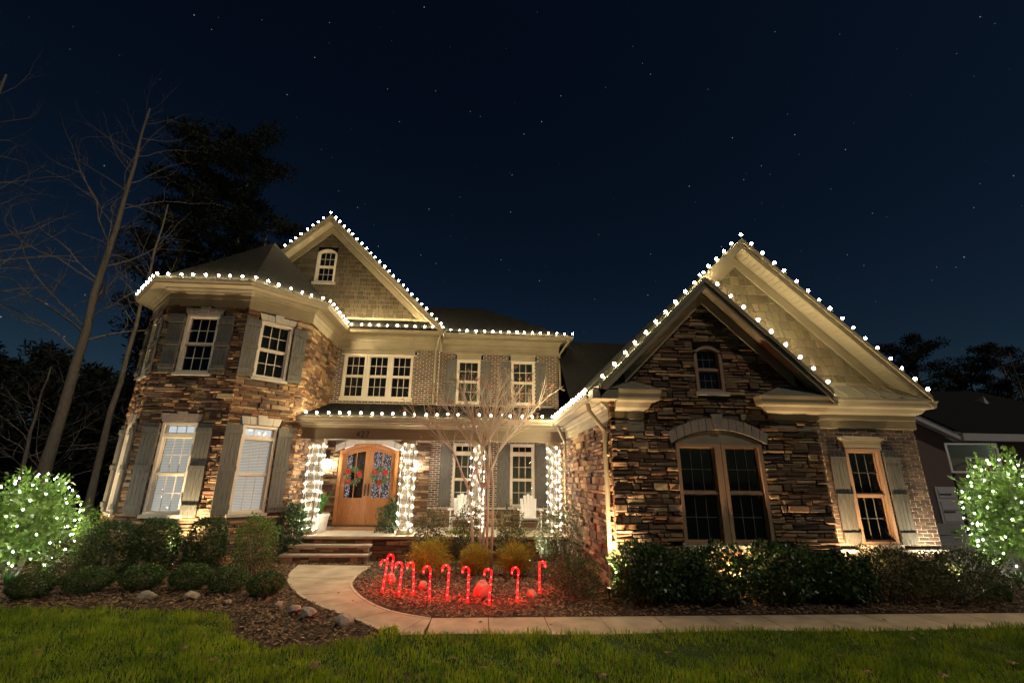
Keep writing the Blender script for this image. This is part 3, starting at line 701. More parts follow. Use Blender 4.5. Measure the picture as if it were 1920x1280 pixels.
def _pl(a, b, top, bot, y0, y1):
    v = [(x, y, f_(x)) for y in (y0, y1) for x, f_ in ((a, bot), (b, bot), (b, top), (a, top))]
    return v, [(3, 2, 1, 0), (4, 5, 6, 7), (0, 1, 5, 4), (1, 2, 6, 5), (2, 3, 7, 6), (3, 0, 4, 7)]
gable_roof(-5.57, 11.20, .98, -9.6, -1.36, 14.50, 24); rake(-5.57, 11.20, .98, -1.36, 14.50, 14.95); rake(-5.57, 11.20, .98, -8.4, 14.50, 14.95)
gable_roof(5.6, 7.40, .97, 2.02, 9.12, 8.50, 24); rake(5.6, 7.40, .97, 9.12, 8.50, 8.95); rake(5.6, 7.40, .97, 4.35, 8.50, 8.95)
gable_roof(4.41, 6.22, 1.0, 2.16, 6.66, 8.05, 8.93); rake(4.41, 6.22, 1.0, 6.66, 8.05, 8.36, .24); rake(4.41, 6.22, 1.0, 2.16, 8.05, 8.36, .24)
# turret roof
off = .44
ring = [(-9.35-off, 15.2), (-9.35-off, 12.7-off*.41), (-8.15-off*.41, 11.5-off), (-6.15+off*.41, 11.5-off), (-4.96+off, 12.69-off*.41), (-4.96+off, 15.2)]
mb = MB(); v = [(x, y, 7.06) for x, y in ring]+[(x, y, 7.00) for x, y in ring]+[(-7.16, 14.2, 9.85), (-7.16, 16.5, 9.85)]
mb.add(v, [(i, i+1, 12) for i in range(1, 4)]+[(0, 1, 12, 13), (4, 5, 13, 12)]+[(i, i+6, i+7, i+1) for i in range(5)]+[(6, 7, 8, 9, 10, 11)])
part(mb, 'turret_roof', 'roof')
# hip roof behind the right upper eave, skirt under the gable, rear cross roof
mb = MB(); mb.add([(-4.6, 14.56, 7.06), (3.12, 14.93, 7.06), (-.05, 19.2, 9.62), (-4.6, 19.2, 9.62), (3.12, 24, 7.06)], [(0, 1, 2, 3), (1, 4, 2)]); part(mb, 'hip_roof', 'roof')
part(MB().hull8([(-4.7, 14.58, 7.02), (-1.4, 14.58, 7.02), (-1.6, 14.94, 7.40), (-4.7, 14.94, 7.40)], [(-4.7, 14.56, 7.08), (-1.4, 14.56, 7.08), (-1.6, 14.93, 7.48), (-4.7, 14.93, 7.48)]), 'skirt_roof', 'roof')
part(MB().box(FGM, -4.7, -1.9, 7.42, 7.52, 0, .06), 'skirt_band', 'trim')
mb = MB(); mb.add([(2.66, 12.7, 3.86), (5.5, 12.7, 3.86), (5.5, 16.2, 7.25), (2.66, 16.2, 7.25), (5.5, 22, 3.8), (2.66, 22, 3.8)], [(0, 1, 2, 3), (3, 2, 4, 5)]); part(mb, 'cross_roof', 'roof')
mb = MB(); mb.wbox(2.02, 2.70, 12.5, 15.2, 3.80, 3.86); 
# ---------------- cornice returns and right cornice
def crown_block(x0, x1, yw, proj, zf, zb, left=True, right=True, hip=0., over=.2):
    path = ([(x0, yw+.3)] if left else [])+[(x0, yw), (x1, yw)]+([(x1, yw+.3)] if right else [])
    pr = [(-.02, zf), (proj*.14, zf), (proj*.14, zf+(zb-zf)*.30), (proj*.18, zf+(zb-zf)*.31), (proj*.18, zf+(zb-zf)*.50), (proj*.45, zf+(zb-zf)*.58), (proj*.55, zf+(zb-zf)*.66), (proj*.6, zf+(zb-zf)*.70), (proj*.95, zf+(zb-zf)*.74), (proj, zf+(zb-zf)*.80), (proj*1.02, zf+(zb-zf)*.9), (proj*1.1, zb), (-.02, zb)]
    return part(MB().sweep(path, pr), 'cornice_return', 'trim')
crown_block(2.50, 3.00, 8.40, .30, 3.16, 3.90, left=False)
part(MB().wbox(2.02, 2.50, 8.06, 8.41, 3.71, 3.88), 'cornice_end', 'trim')
part(MB().hull8([(2.02, 8.06, 3.905), (3.34, 8.06, 3.905), (3.34, 8.44, 3.905), (2.02, 8.44, 3.905)], [(2.5, 8.40, 4.12), (2.9, 8.40, 4.12), (2.9, 8.44, 4.12), (2.5, 8.44, 4.12)]), 'return_roof', 'metal_roof')
crown_block(5.55, 6.46, 8.40, .30, 3.22, 3.84, right=True)
part(MB().hull8([(5.24, 8.06, 3.845), (6.78, 8.06, 3.845), (6.78, 8.44, 3.845), (5.24, 8.44, 3.845)], [(5.9, 8.40, 4.10), (6.5, 8.40, 4.10), (6.5, 8.44, 4.10), (5.9, 8.44, 4.10)]), 'return_roof', 'metal_roof')
crown_block(6.50, 8.90, 8.85, .32, 3.34, 3.88, left=False)
seam = part(MB().hull8([(6.7, 8.50, 3.885), (9.15, 8.50, 3.885), (9.15, 8.96, 3.885), (6.7, 8.96, 3.885)], [(6.7, 8.49, 3.91), (9.15, 8.49, 3.91), (8.75, 8.94, 4.27), (6.7, 8.94, 4.27)]), 'skirt_roof', 'metal_roof')
for x in (6.95, 7.33, 7.71, 8.09, 8.47): part(MB().hull8([(x-.012, 8.50, 3.912), (x+.012, 8.50, 3.912), (x+.012, 8.93, 4.262), (x-.012, 8.93, 4.262)], [(x-.012, 8.49, 3.945), (x+.012, 8.49, 3.945), (x+.012, 8.925, 4.30), (x-.012, 8.925, 4.30)]), 'standing_seam', 'metal_roof', seam)
part(MB().box(FGB, 6.3, 8.65, 4.20, 4.30, 0, .05), 'skirt_band', 'trim')
# ---------------- front door
def archz(x, c_=-3.52, hw=.90, zs=3.06, rise=.25): u = (x-c_)/hw; return zs+rise*(1-u*u)
dm = MB()
dm.box(FM, -4.44, -4.34, .87, archz(-4.34), -.14, .06); dm.box(FM, -2.70, -2.60, .87, archz(-2.70), -.14, .06)
for i in range(12):
    a, b = -4.42+1.80*i/12, -4.42+1.80*(i+1)/12; dm.prism(FM, [(a, archz(a)-.10), (b, archz(b)-.10), (b, archz(b)), (a, archz(a))], -.14, .0605)
dfr = part(dm, 'door_frame', 'wood')
part(MB().box(FM, -4.44, -2.60, .842, .88, -.14, .09), 'threshold', 'bronze', dfr)
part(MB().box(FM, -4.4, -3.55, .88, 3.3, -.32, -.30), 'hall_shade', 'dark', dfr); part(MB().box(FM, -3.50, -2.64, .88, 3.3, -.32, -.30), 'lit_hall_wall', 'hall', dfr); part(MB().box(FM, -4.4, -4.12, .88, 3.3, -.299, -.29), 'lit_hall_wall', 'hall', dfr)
for a, b, hinge in ((-4.335, -3.525, 0), (-3.515, -2.705, 1)):
    mb = MB(); top = lambda x: archz(x)-.105; st_ = .125
    mb.box(FM, a, a+st_, .885, min(top(a), top(a+st_)), -.09, -.035); mb.box(FM, b-st_, b, .885, min(top(b), top(b-st_)), -.09, -.035)
    mb.box(FM, a+st_, b-st_, .885, 1.12, -.09, -.035); mb.box(FM, a+st_, b-st_, 1.50, 1.66, -.09, -.035)
    for i in range(6):
        p, q = a+(b-a)*i/6, a+(b-a)*(i+1)/6; mb.prism(FM, [(p, top(p)-.13), (q, top(q)-.13), (q, top(q)), (p, top(p))], -.0895, -.034)
    leaf = part(mb, 'door', 'wood')
    part(MB().box(FM, a+st_, b-st_, 1.12, 1.50, -.08, -.06).box(FM, a+st_+.05, b-st_-.05, 1.17, 1.45, -.065, -.045), 'door_panel', 'wood', leaf)
    m_ = (a+b)/2
    for p, q in ((a+st_, m_-.012), (m_+.012, b-st_)):
        part(MB().add([FM.p(p, 1.66, -.062), FM.p(q, 1.66, -.062), FM.p(q, top(q)-.125, -.062), FM.p(p, top(p)-.125, -.062)], [(0, 1, 2, 3)]), 'pane', 'lite', leaf)
    part(MB().box(FM, m_-.012, m_+.012, 1.66, top(m_)-.12, -.075, -.045), 'muntin', 'wood', leaf)
    hx = b-.05 if hinge == 0 else a+.05
    part(MB().box(FM, hx-.022, hx+.022, 1.72, 2.08, -.034, -.02).tube([FM.p(hx, 1.78, -.02), FM.p(hx, 1.80, .03), FM.p(hx, 2.0, .03), FM.p(hx, 2.02, -.02)], .011, 6), 'handle', 'bronze', leaf)
for i in range(7):
    a, b = -4.60+2.16*i/7+.005, -4.60+2.16*(i+1)/7-.005; f_ = lambda x: archz(x, -3.52, 1.08, 3.04, .28)
    part(MB().prism(FM, [(a, f_(a)), (b, f_(b)), (b, f_(b)+.20), (a, f_(a)+.20)], -.01, .075), 'arch_stone', 'pale')
part(MB().box(FM, -2.53, -2.50, 1.98, 2.08, .05, .075), 'doorbell', 'bronze')
# house number 427 on the beam
def digit(ch, x, z, h=.15):
    w_ = h*.55; t = .022; S = {'4': ['l', 'm', 'r'], '2': ['t', 'ru', 'm', 'll', 'b'], '7': ['t', 'diag']}[ch]
    mb = MB(); y0 = 12.893
    def bar(x0, z0, x1, z1): mb.tube([(x+x0*w_, y0, z+z0*h), (x+x1*w_, y0, z+z1*h)], t*.55, 6)
    if ch == '4': bar(.75, 0, .75, 1); bar(.75, 1, 0, .32); bar(0, .32, 1.05, .32)
    if ch == '2':
        P = [(0, .78), (.1, .93), (.5, 1), (.9, .9), (.95, .68), (.6, .38), (.05, .02), (1, .02)]
        for p, q in zip(P[:-1], P[1:]): bar(*p, *q)
    if ch == '7': bar(0, .98, 1, .98); bar(1, .98, .35, 0)
    part(mb, 'house_number', 'numeral')
for i, ch in enumerate('427'): digit(ch, -3.42+i*.125, 3.34)
# pieces: the largest 300 of each as objects, the rest joined
def pieces(L, name, rest, m):
    L.sort(key=lambda t: -t[0])
    for _, v, f_, c_, wall in L[:298]:
        part(MB().add(v, f_, c_), name, m, wall)
    mb = MB()
    for _, v, f_, c_, wall in L[298:]: mb.add(v, f_, c_)
    kind(part(mb, rest, m), 'stuff')
pieces(STONES, 'stone', 'stonework', 'stone'); pieces(BRICKS, 'brick', 'brickwork', 'brick'); pieces(SHAKES, 'shingle', 'shingle_cladding', 'shake')

# ================================================================== LIGHT STRINGS
def ico(r_, zs=1., sub=1):
    t = (1+5**.5)/2; V = [(-1, t, 0), (1, t, 0), (-1, -t, 0), (1, -t, 0), (0, -1, t), (0, 1, t), (0, -1, -t), (0, 1, -t), (t, 0, -1), (t, 0, 1), (-t, 0, -1), (-t, 0, 1)]
    Fc = [(0, 11, 5), (0, 5, 1), (0, 1, 7), (0, 7, 10), (0, 10, 11), (1, 5, 9), (5, 11, 4), (11, 10, 2), (10, 7, 6), (7, 1, 8), (3, 9, 4), (3, 4, 2), (3, 2, 6), (3, 6, 8), (3, 8, 9), (4, 9, 5), (2, 4, 11), (6, 2, 10), (8, 6, 7), (9, 8, 1)]
    V = [Vector(p).normalized() for p in V]
    for _ in range(sub):
        c_ = {}; nf = []
        def mid(a, b):
            k = (min(a, b), max(a, b))
            if k not in c_: c_[k] = len(V); V.append(((V[a]+V[b])/2).normalized())
            return c_[k]
        for a, b, d in Fc:
            x, y, z = mid(a, b), mid(b, d), mid(d, a); nf += [(a, x, z), (b, y, x), (d, z, y), (x, y, z)]
        Fc = nf
    return [(p.x*r_, p.y*r_, p.z*r_*zs) for p in V], Fc
def bulb_mesh(nm, r_, m, sub=1, zs=1.15):
    me = MB().add(*ico(r_, zs, sub)).mesh(nm); me.materials.append(M[m]); me.polygons.foreach_set('use_smooth', [True]*len(me.polygons)); return me
BM_, MINI, LED, SOCK = bulb_mesh('bulb', .0265, 'bulb', 1), bulb_mesh('mini_bulb', .0088, 'mini', 0), bulb_mesh('led_bulb', .0125, 'led', 0), None
sk = MB().tube([(0, 0, -.075), (0, 0, -.03)], .013, 6).mesh('socket'); sk.materials.append(M['wire'])
def string(path, label, spacing=.30, me=BM_, group=None, lift=.085, wire='wire', wr=.006, cat_='light string', sockets=True):
    """a wire along the path with bulbs hung on it"""
    pts = [Vector(p) for p in path]; tot = sum((b-a).length for a, b in zip(pts[:-1], pts[1:])); k = max(2, round(tot/spacing)+1)
    o = MB().tube([tuple(p) for p in pts], wr, 4).build('string_lights', wire); tag(o, label, cat_, group)
    acc = 0; i = 0; seg = (pts[1]-pts[0]).length
    for q in range(k):
        t = tot*q/(k-1)
        while t > acc+seg+1e-6 and i < len(pts)-2: acc += seg; i += 1; seg = (pts[i+1]-pts[i]).length
        p = pts[i].lerp(pts[i+1], min(1, (t-acc)/max(seg, 1e-6)))
        dj = (pts[i+1]-pts[i]).normalized()*rnd.uniform(-.025, .025); b = put('bulb', me, None, o, p+dj+Vector((0, 0, lift+rnd.uniform(-.008, .012)*(lift > .05)))); b.rotation_euler = (rnd.uniform(-.35, .35), rnd.uniform(-.35, .35), 0); ks = rnd.uniform(.88, 1.12); b.scale = (ks, ks, ks)
        if sockets: put('socket', sk, None, b)
    return o
def offset(path, d):
    r_ = []
    for i in range(len(path)):
        ns = []
        for a, b in ((i-1, i), (i, i+1)):
            if a >= 0 and b < len(path):
                dx, dy = path[b][0]-path[a][0], path[b][1]-path[a][1]; l = math.hypot(dx, dy); ns.append((dy/l, -dx/l))
        if len(ns) == 2: mx, my = ns[0][0]+ns[1][0], ns[0][1]+ns[1][1]; q = 2/(mx*mx+my*my); nn = (mx*q, my*q)
        else: nn = ns[0]
        r_.append((path[i][0]+nn[0]*d, path[i][1]+nn[1]*d))
    return r_
up = offset(P_up, .47); up[0] = (up[0][0], 14.3)
string([(x, y, 7.082) for x, y in up[:-1]]+[(-1.42, up[-1][1], 7.082)], 'warm globe lights along the turret and upper left gutter', .30)
string([(x, y, 7.082) for x, y in offset(P_up2, .47)[:2]], 'warm globe lights along the upper right gutter above two shuttered windows', .29)
lo_ = offset(P_low, .44)
string([(-4.72, lo_[0][1], 3.852), (lo_[1][0], lo_[1][1], 3.852)], 'warm globe lights along the porch gutter', .29)
string([(lo_[1][0]-.0, lo_[1][1]-.15, 3.852), (lo_[1][0], 8.5, 3.852)], 'warm globe lights along the side gutter between porch and stone gable', .28)
def rk(xc, zc, sl, xe, y, label, sp, xs_=None):
    zf = lambda x: zc-sl*abs(x-xc)+.012; a = xc if xs_ is None else xs_
    string([(a, y, zf(a)), (xe, y, zf(xe))], label, sp)
rk(-5.57, 11.20, .98, -1.45, 14.50, 'warm globe lights down the right slope of the tall shingled gable', .245)
rk(-5.57, 11.20, .98, -7.15, 14.50, 'warm globe lights down the short left slope of the tall shingled gable', .24, -5.80)
rk(5.6, 7.40, .97, 9.08, 8.50, 'warm globe lights down the right slope of the wing rear gable', .295)
rk(5.6, 7.40, .97, 4.55, 8.50, 'warm globe lights at the peak left slope of the wing rear gable', .30, 5.35)
rk(4.41, 6.22, 1.0, 6.60, 8.05, 'warm globe lights down the right slope of the stone gable', .34, 4.65)
rk(4.41, 6.22, 1.0, 2.22, 8.05, 'warm globe lights down the left slope of the stone gable', .32)
# mini lights spiralling round the porch columns
for cx_, wh in zip(COLX, ('left of the front door', 'right of the front door', 'between the porch windows', 'beside the stone wing')):
    pts = []; q = .185
    run = [(-q, -.7), (-q*.5, -1), (q*.35, -1), (1*q, -.7), (q, .5), (-.4*q, 1)]
    for j, (ex, ey) in enumerate(run):
        zz = np.linspace(.95, 3.12, 11) if j % 2 == 0 else np.linspace(3.12, .95, 11)
        for z in zz: pts.append((cx_+ex+rnd.uniform(-.05, .05)*(abs(ey) > .95), 13.075+(ey*q if abs(ey) > .95 else ey*q)+rnd.uniform(-.01, .01), float(z)+rnd.uniform(-.05, .05)))
    string(pts, 'white mini lights wrapped round the porch column '+wh, .235, MINI, 'column light strings', .012, 'white_wire', .004, sockets=False)

# ================================================================== PLANTS
def leaves(n_, c_, rx, ry, rz, lf, shell=.72, power=2.2, lump=.12, flat=0., up=.0, aspect=.5, seed=None, lowcut=-.9):
    g = np.random.default_rng(seed or rnd.randrange(1 << 30))
    d = g.normal(size=(n_, 3)); d /= np.linalg.norm(d, axis=1)[:, None]; d = d[d[:, 2] > lowcut]; n_ = len(d)
    k = (np.abs(d)**power).sum(1)**(-1/power)
    ph = g.random(9)*6.28
    lum = 1+lump*(np.sin(d[:, 0]*5+ph[0])*np.sin(d[:, 1]*6+ph[1])+.7*np.sin(d[:, 2]*8+ph[2]+d[:, 0]*4)+.5*np.sin(d[:, 0]*13+ph[3])*np.sin(d[:, 2]*12+ph[4])*np.sin(d[:, 1]*11+ph[5]))
    r_ = (shell+(1-shell)*g.random(n_)**.6)*lum*k
    P = np.array(c_)+d*r_[:, None]*[rx, ry, rz]
    nn = d*[1/rx, 1/ry, 1/rz]; nn /= np.linalg.norm(nn, axis=1)[:, None]
    return orient(P, nn, lf, aspect, g, up, .55)
def orient(P, nn, lf, aspect, g, up=0., spread=.8):
    n_ = len(P)
    tip = nn*.6+g.normal(size=(n_, 3))*spread+[0, 0, up]; tip /= np.linalg.norm(tip, axis=1)[:, None]
    sd = np.cross(tip, nn+g.normal(size=(n_, 3))*.5); sd /= np.linalg.norm(sd, axis=1)[:, None]+1e-9
    nr = np.cross(sd, tip)
    L = (lf*(.6+.8*g.random(n_)))[:, None]; Wd = L*aspect*.5
    A = P; B = P+tip*L*.5+sd*Wd+nr*L*.08; C_ = P+tip*L-nr*L*.05; D_ = P+tip*L*.5-sd*Wd+nr*L*.08
    return np.stack([A, B, C_, D_], 1).reshape(-1, 3)
def quads(V): return np.arange(len(V)).reshape(-1, 4)
def shrub(name, label, cat_, u0, vt, u1, vb, m, n_, lf, group=None, Y=None, ryk=1., stems=5, shell=.6, power=2.4, lump=.12, up=0., aspect=.5, zc_k=.5, base_lift=.0, core=None, fit=.93):
    um = (u0+u1)/2
    if Y is None:
        g0 = G(um, vb); half = abs(atY(u1, vb, g0[1])[0]-atY(u0, vb, g0[1])[0])/2; Yc = g0[1]+half*.75*ryk
    else: Yc = Y
    vm = (vt+vb)/2
    xl, xr = atY(u0, vm, Yc)[0], atY(u1, vm, Yc)[0]; rx = (xr-xl)/2; x = (xl+xr)/2
    gzv = float(gz(x, Yc)); top = atY(um, vt, Yc)[2]; h = top-gzv
    root = tag(empty(name, (x, Yc, gzv)), label, cat_, group)
    rz = h*.5*(1-base_lift); c_ = (0, 0, h-rz)
    V = leaves(n_, c_, rx*fit, rx*ryk*fit, rz*.95, lf, shell, power, lump, 0, up, aspect)
    V[:, 2] = np.maximum(V[:, 2], .005)
    soup('foliage', V, quads(V), m, root)
    mb = MB()
    for i in range(stems):
        a = rnd.random()*6.28; q = rnd.uniform(.3, .7); e = (math.cos(a)*rx*q, math.sin(a)*rx*q*ryk, h*rnd.uniform(.55, .8))
        mb.tube([(math.cos(a)*.03, math.sin(a)*.03, -.05), (e[0]*.4, e[1]*.4, e[2]*.5), e], [.016, .012, .005], 5)
    mb.build('stem', 'bark', root)
    return root, x, Yc, h, rx
for nth, q in zip(('sixth', 'fifth', 'fourth', 'third', 'second', 'nearest'), ((15, 1072, 100, 1128), (115, 1062, 215, 1117), (222, 1056, 312, 1110), (315, 1056, 400, 1110), (386, 1060, 470, 1114), (460, 1071, 537, 1122))):
    shrub('boxwood', nth+(' ' if nth == 'nearest' else ' ')+'low boxwood mound counted from the curved walkway, front row', 'shrub', *q, 'boxwood', 4600, .030, 'boxwood mounds', shell=.82, power=2.1, lump=.03, aspect=.6, fit=.83)
for HL, (q, Y) in zip(('clipped dark holly beside the shrub under the lit bush', 'clipped dark holly in the middle of three, below the turret front window', 'clipped dark holly below the turret corner, next to the bright green shrub'), (((160, 976, 258, 1072), 10.55), ((248, 970, 336, 1068), 10.6), ((350, 968, 426, 1050), 10.8))):
    shrub('holly_shrub', HL, 'shrub', *q, 'holly', 7000, .042, 'hollies by the turret', Y=Y, ryk=.85, shell=.80, power=3.4, lump=.035, aspect=.55, fit=.84)
shrub('holly_shrub', 'round bright green shrub under the turret corner window', 'shrub', 440, 962, 522, 1046, 'lime', 2600, .05, None, Y=11.0, ryk=.6, lump=.14)
shrub('conifer_shrub', 'upright dark conifer left of the porch steps', 'shrub', 514, 938, 578, 1052, 'conif', 5200, .055, 'upright conifers by the steps', ryk=.9, shell=.5, power=2.4, lump=.16, up=.9, aspect=.35)
shrub('holly_shrub', 'grey green shrub tucked below the lit bush', 'shrub', 88, 1000, 186, 1080, 'abelia', 3000, .036, None, Y=9.95, lump=.16)
shrub('holly_shrub', 'pale leafy shrub between the lit bush and turret', 'shrub', 145, 955, 192, 1040, 'lime', 1500, .05, None, Y=11.2, lump=.16)
shrub('spirea_shrub', 'loose fine leaved shrub beside the left conifer', 'shrub', 428, 998, 532, 1066, 'abelia', 2600, .034, None, Y=10.35, shell=.35, lump=.2, ryk=.7)
shrub('rose_bush', 'sparse rose bush with rusty orange leaves', 'shrub', 352, 1030, 442, 1078, 'rose', 650, .045, None, shell=.25, lump=.25)
shrub('spirea_shrub', 'thin twiggy shrub left of the curved walkway', 'shrub', 440, 1046, 526, 1092, 'rose', 800, .030, None, shell=.25, lump=.25)
shrub('conifer_shrub', 'upright dark conifer right of the porch steps', 'shrub', 704, 936, 767, 1040, 'conif', 5200, .055, 'upright conifers by the steps', ryk=.9, shell=.5, power=2.4, lump=.16, up=.9, aspect=.35)
for NL, q in zip(('bushy nandina at the porch edge nearest the steps', 'bushy nandina at the porch edge just behind the bare tree', 'bushy nandina at the porch edge near the big round shrub'), ((774, 950, 843, 1020), (848, 945, 906, 1016), (924, 946, 986, 1012))):
    shrub('nandina_shrub', NL, 'shrub', *q, 'nandina', 2000, .055, 'nandinas along the porch', Y=12.05, ryk=.8, shell=.4, lump=.16)
shrub('abelia_shrub', 'large round dark shrub in the corner by the stone wing', 'shrub', 1000, 948, 1113, 1064, 'abelia', 6500, .038, None, Y=11.2, ryk=.9, shell=.55, lump=.09)
for q, m_, lab in (((762, 1008, 848, 1084), 'gold', 'largest golden thread cypress behind the candy canes'), ((828, 986, 894, 1046), 'lgreen', 'yellow green cypress left of the bare tree trunk'), ((860, 1020, 920, 1080), 'gold', 'small golden cypress at the foot of the bare tree'),
                   ((928, 1016, 1003, 1082), 'gold', 'golden cypress right of the bare tree'), ((926, 988, 1012, 1046), 'lgreen', 'green cypress below the porch chair')):
    shrub('golden_cypress', lab, 'shrub', *q, m_, 4200, .075, 'golden cypresses', shell=.25, lump=.22, up=-.1, aspect=.16, power=2.)
shrub('abelia_shrub', 'twiggy dark shrub tinted red by the last candy cane', 'shrub', 1032, 1040, 1128, 1126, 'abelia', 4200, .034, None, shell=.5, lump=.12)
for i, (q, lab, m_) in enumerate((((1148, 1012, 1280, 1142), 'broad camellia at the stone wing corner, lit from its left', 'holly'), ((1268, 1020, 1412, 1142), 'dark camellia below the left half of the double window', 'holly'), ((1396, 1012, 1532, 1142), 'dark camellia below the right half of the double window', 'holly'),
                               ((1508, 1036, 1640, 1142), 'dark camellia where stone meets brick', 'holly'), ((1612, 1022, 1732, 1138), 'reddish green shrub under the narrow shuttered window', 'nandina'), ((1712, 1028, 1884, 1128), 'low spreading shrub at the brick corner', 'abelia'))):
    shrub('camellia_shrub' if m_ == 'holly' else 'abelia_shrub', lab, 'shrub', *q, m_, 5200, .062 if m_ == 'holly' else .045, 'shrubs along the wing', Y=7.86, ryk=.62, shell=.5, lump=.13, power=2.8)
def clump(name, label, x, y, n_, L, m, group=None, w_=.016, cat_='plant', z=None, spread=1.):
    z = float(gz(x, y)) if z is None else z
    root = tag(empty(name, (x, y, z)), label, cat_, group); mb = MB()
    for i in range(n_):
        a = rnd.random()*6.28; l = L*rnd.uniform(.6, 1.1); o_ = rnd.uniform(.25, .8)*l*spread; sx_, sy_ = -math.sin(a)*w_, math.cos(a)*w_
        P = [(math.cos(a)*.02, math.sin(a)*.02, 0), (math.cos(a)*o_*.4, math.sin(a)*o_*.4, l*.62), (math.cos(a)*o_*.8, math.sin(a)*o_*.8, l*.86), (math.cos(a)*o_*1.15, math.sin(a)*o_*1.15, l*(.9-.25*spread*rnd.random()))]
        v = []
        for (px_, py_, pz_), k in zip(P, (.6, 1, .8, .08)): v += [(px_-sx_*k, py_-sy_*k, pz_), (px_+sx_*k, py_+sy_*k, pz_)]
        mb.add(v, [(0, 1, 3, 2), (2, 3, 5, 4), (4, 5, 7, 6)])
    mb.build('foliage', m, root); return root
LRL = 'clump of strappy grass at the bed end by the driveway'
for u, v in ((1870, 1120), (1895, 1128), (1912, 1100)): p = G(u, v); clump('liriope_clump', LRL, p[0], p[1], 60, .30, 'agave', 'liriope clumps', .007)
p = G(10, 1098); clump('liriope_clump', 'strappy grass clump left of the boxwood row', p[0], p[1], 60, .28, 'agave', None, .007)

# ---- trees
def tree_mesh(mbT, mbB, p, d, L, r_, depth, maxd, rg, kids=3, spread=.7, curve=.12, upb=.15, shrink=.68, sides=7, leafpts=None, seg=4, tmin=.35):
    pts, rad = [Vector(p)], [r_]; dd = Vector(d).normalized()
    for i in range(seg):
        dd = (dd+Vector((rg.uniform(-1, 1), rg.uniform(-1, 1), rg.uniform(-1, 1)))*curve+Vector((0, 0, upb*.25))).normalized()
        pts.append(pts[-1]+dd*L/seg); rad.append(r_*(1-.55*(i+1)/seg) if depth < maxd else r_*(1-.85*(i+1)/seg))
    (mbT if depth == 0 else mbB).tube(pts, rad, max(3, sides-2*depth), cap=False)
    if depth >= maxd:
        if leafpts is not None: leafpts.append(pts[-1])
        return
    for k in range(kids):
        t = tmin+(1-tmin)*(k+rg.random())/kids; i = min(seg-1, int(t*seg)); q = pts[i].lerp(pts[i+1], t*seg-i)
        base = (pts[i+1]-pts[i]).normalized(); pr = base.orthogonal().normalized(); pr.rotate(Matrix.Rotation(rg.random()*6.283, 3, base))
        nd = (base*(1-spread)+pr*spread+Vector((0, 0, upb))).normalized()
        tree_mesh(mbT, mbB, q, nd, L*shrink*(1.1-.45*t)*rg.uniform(.8, 1.2), rad[i]*.55, depth+1, maxd, rg, kids, spread, curve*1.25, upb, shrink, sides, leafpts, seg, .2)
    if depth > 0: tree_mesh(mbT, mbB, pts[-1], dd, L*shrink*.8, rad[-1], depth+1, maxd, rg, kids, spread, curve, upb, shrink, sides, leafpts, seg, .2)
def bare_tree(label, x, y, top, r0, seed, lean=(0, 0), first=.35, reach=.28, nbr=26, group=None, maxd=2, zb=None):
    zb = float(gz(x, y))-.1 if zb is None else zb; rg = random.Random(seed); H_ = top-zb
    root = tag(empty('bare_tree', (x, y, zb)), label, 'tree', group); T, B = MB(), MB()
    n_ = 12; P = [Vector((lean[0]*(i/n_)**1.3*H_+rg.uniform(-.06, .06), lean[1]*(i/n_)*H_, H_*i/n_)) for i in range(n_+1)]
    T.tube(P, [r0*(1.35-.35*min(1, i/1.5))*(1-.9*i/n_)+.01 for i in range(n_+1)], 9)
    for k in range(nbr):
        t = first+(1-first)*(k+rg.random()*.8)/nbr; i = min(n_-1, int(t*n_)); q = P[i].lerp(P[i+1], t*n_-i)
        a = rg.random()*6.283; el = rg.uniform(.05, .7)+.5*t; d = Vector((math.cos(a), math.sin(a), el))
        tree_mesh(B, B, q, d, H_*reach*(1.15-.8*t)*rg.uniform(.6, 1.15), r0*.30*(1.08-t), 1, maxd+1, rg, 3, .6, .26, .10, .55, 6, None, 5)
    T.build('trunk', 'bark', root, True); B.build('crown', 'twig', root)
    return root
bare_tree('tall bare hardwood with leaning pale trunk left of the turret', -14.8, 17.0, 17.6, .20, 5, (-.004, 0), .36, .26, 34)
bare_tree('slender bare trunk between the tall hardwood and the turret', -13.25, 17.2, 13.0, .12, 6, (0, 0), .58, .18, 16)
bare_tree('bare tree reaching in beyond the tall hardwood at the lot edge', -18.2, 14.5, 16.5, .20, 8, (.01, 0), .35, .30, 26)
bare_tree('small bare sapling in the dark woods beside the lot', -17.5, 20.0, 7.4, .10, 9, (.02, 0), .2, .40, 22, 'woodland saplings')
bare_tree('crooked bare sapling near the foot of the tall hardwood', -16.4, 18.0, 6.2, .09, 10, (-.03, 0), .15, .45, 20)
bare_tree('bare young tree behind the turret in the side woods', -15.5, 23.0, 8.2, .11, 12, (.0, 0), .2, .35, 22)
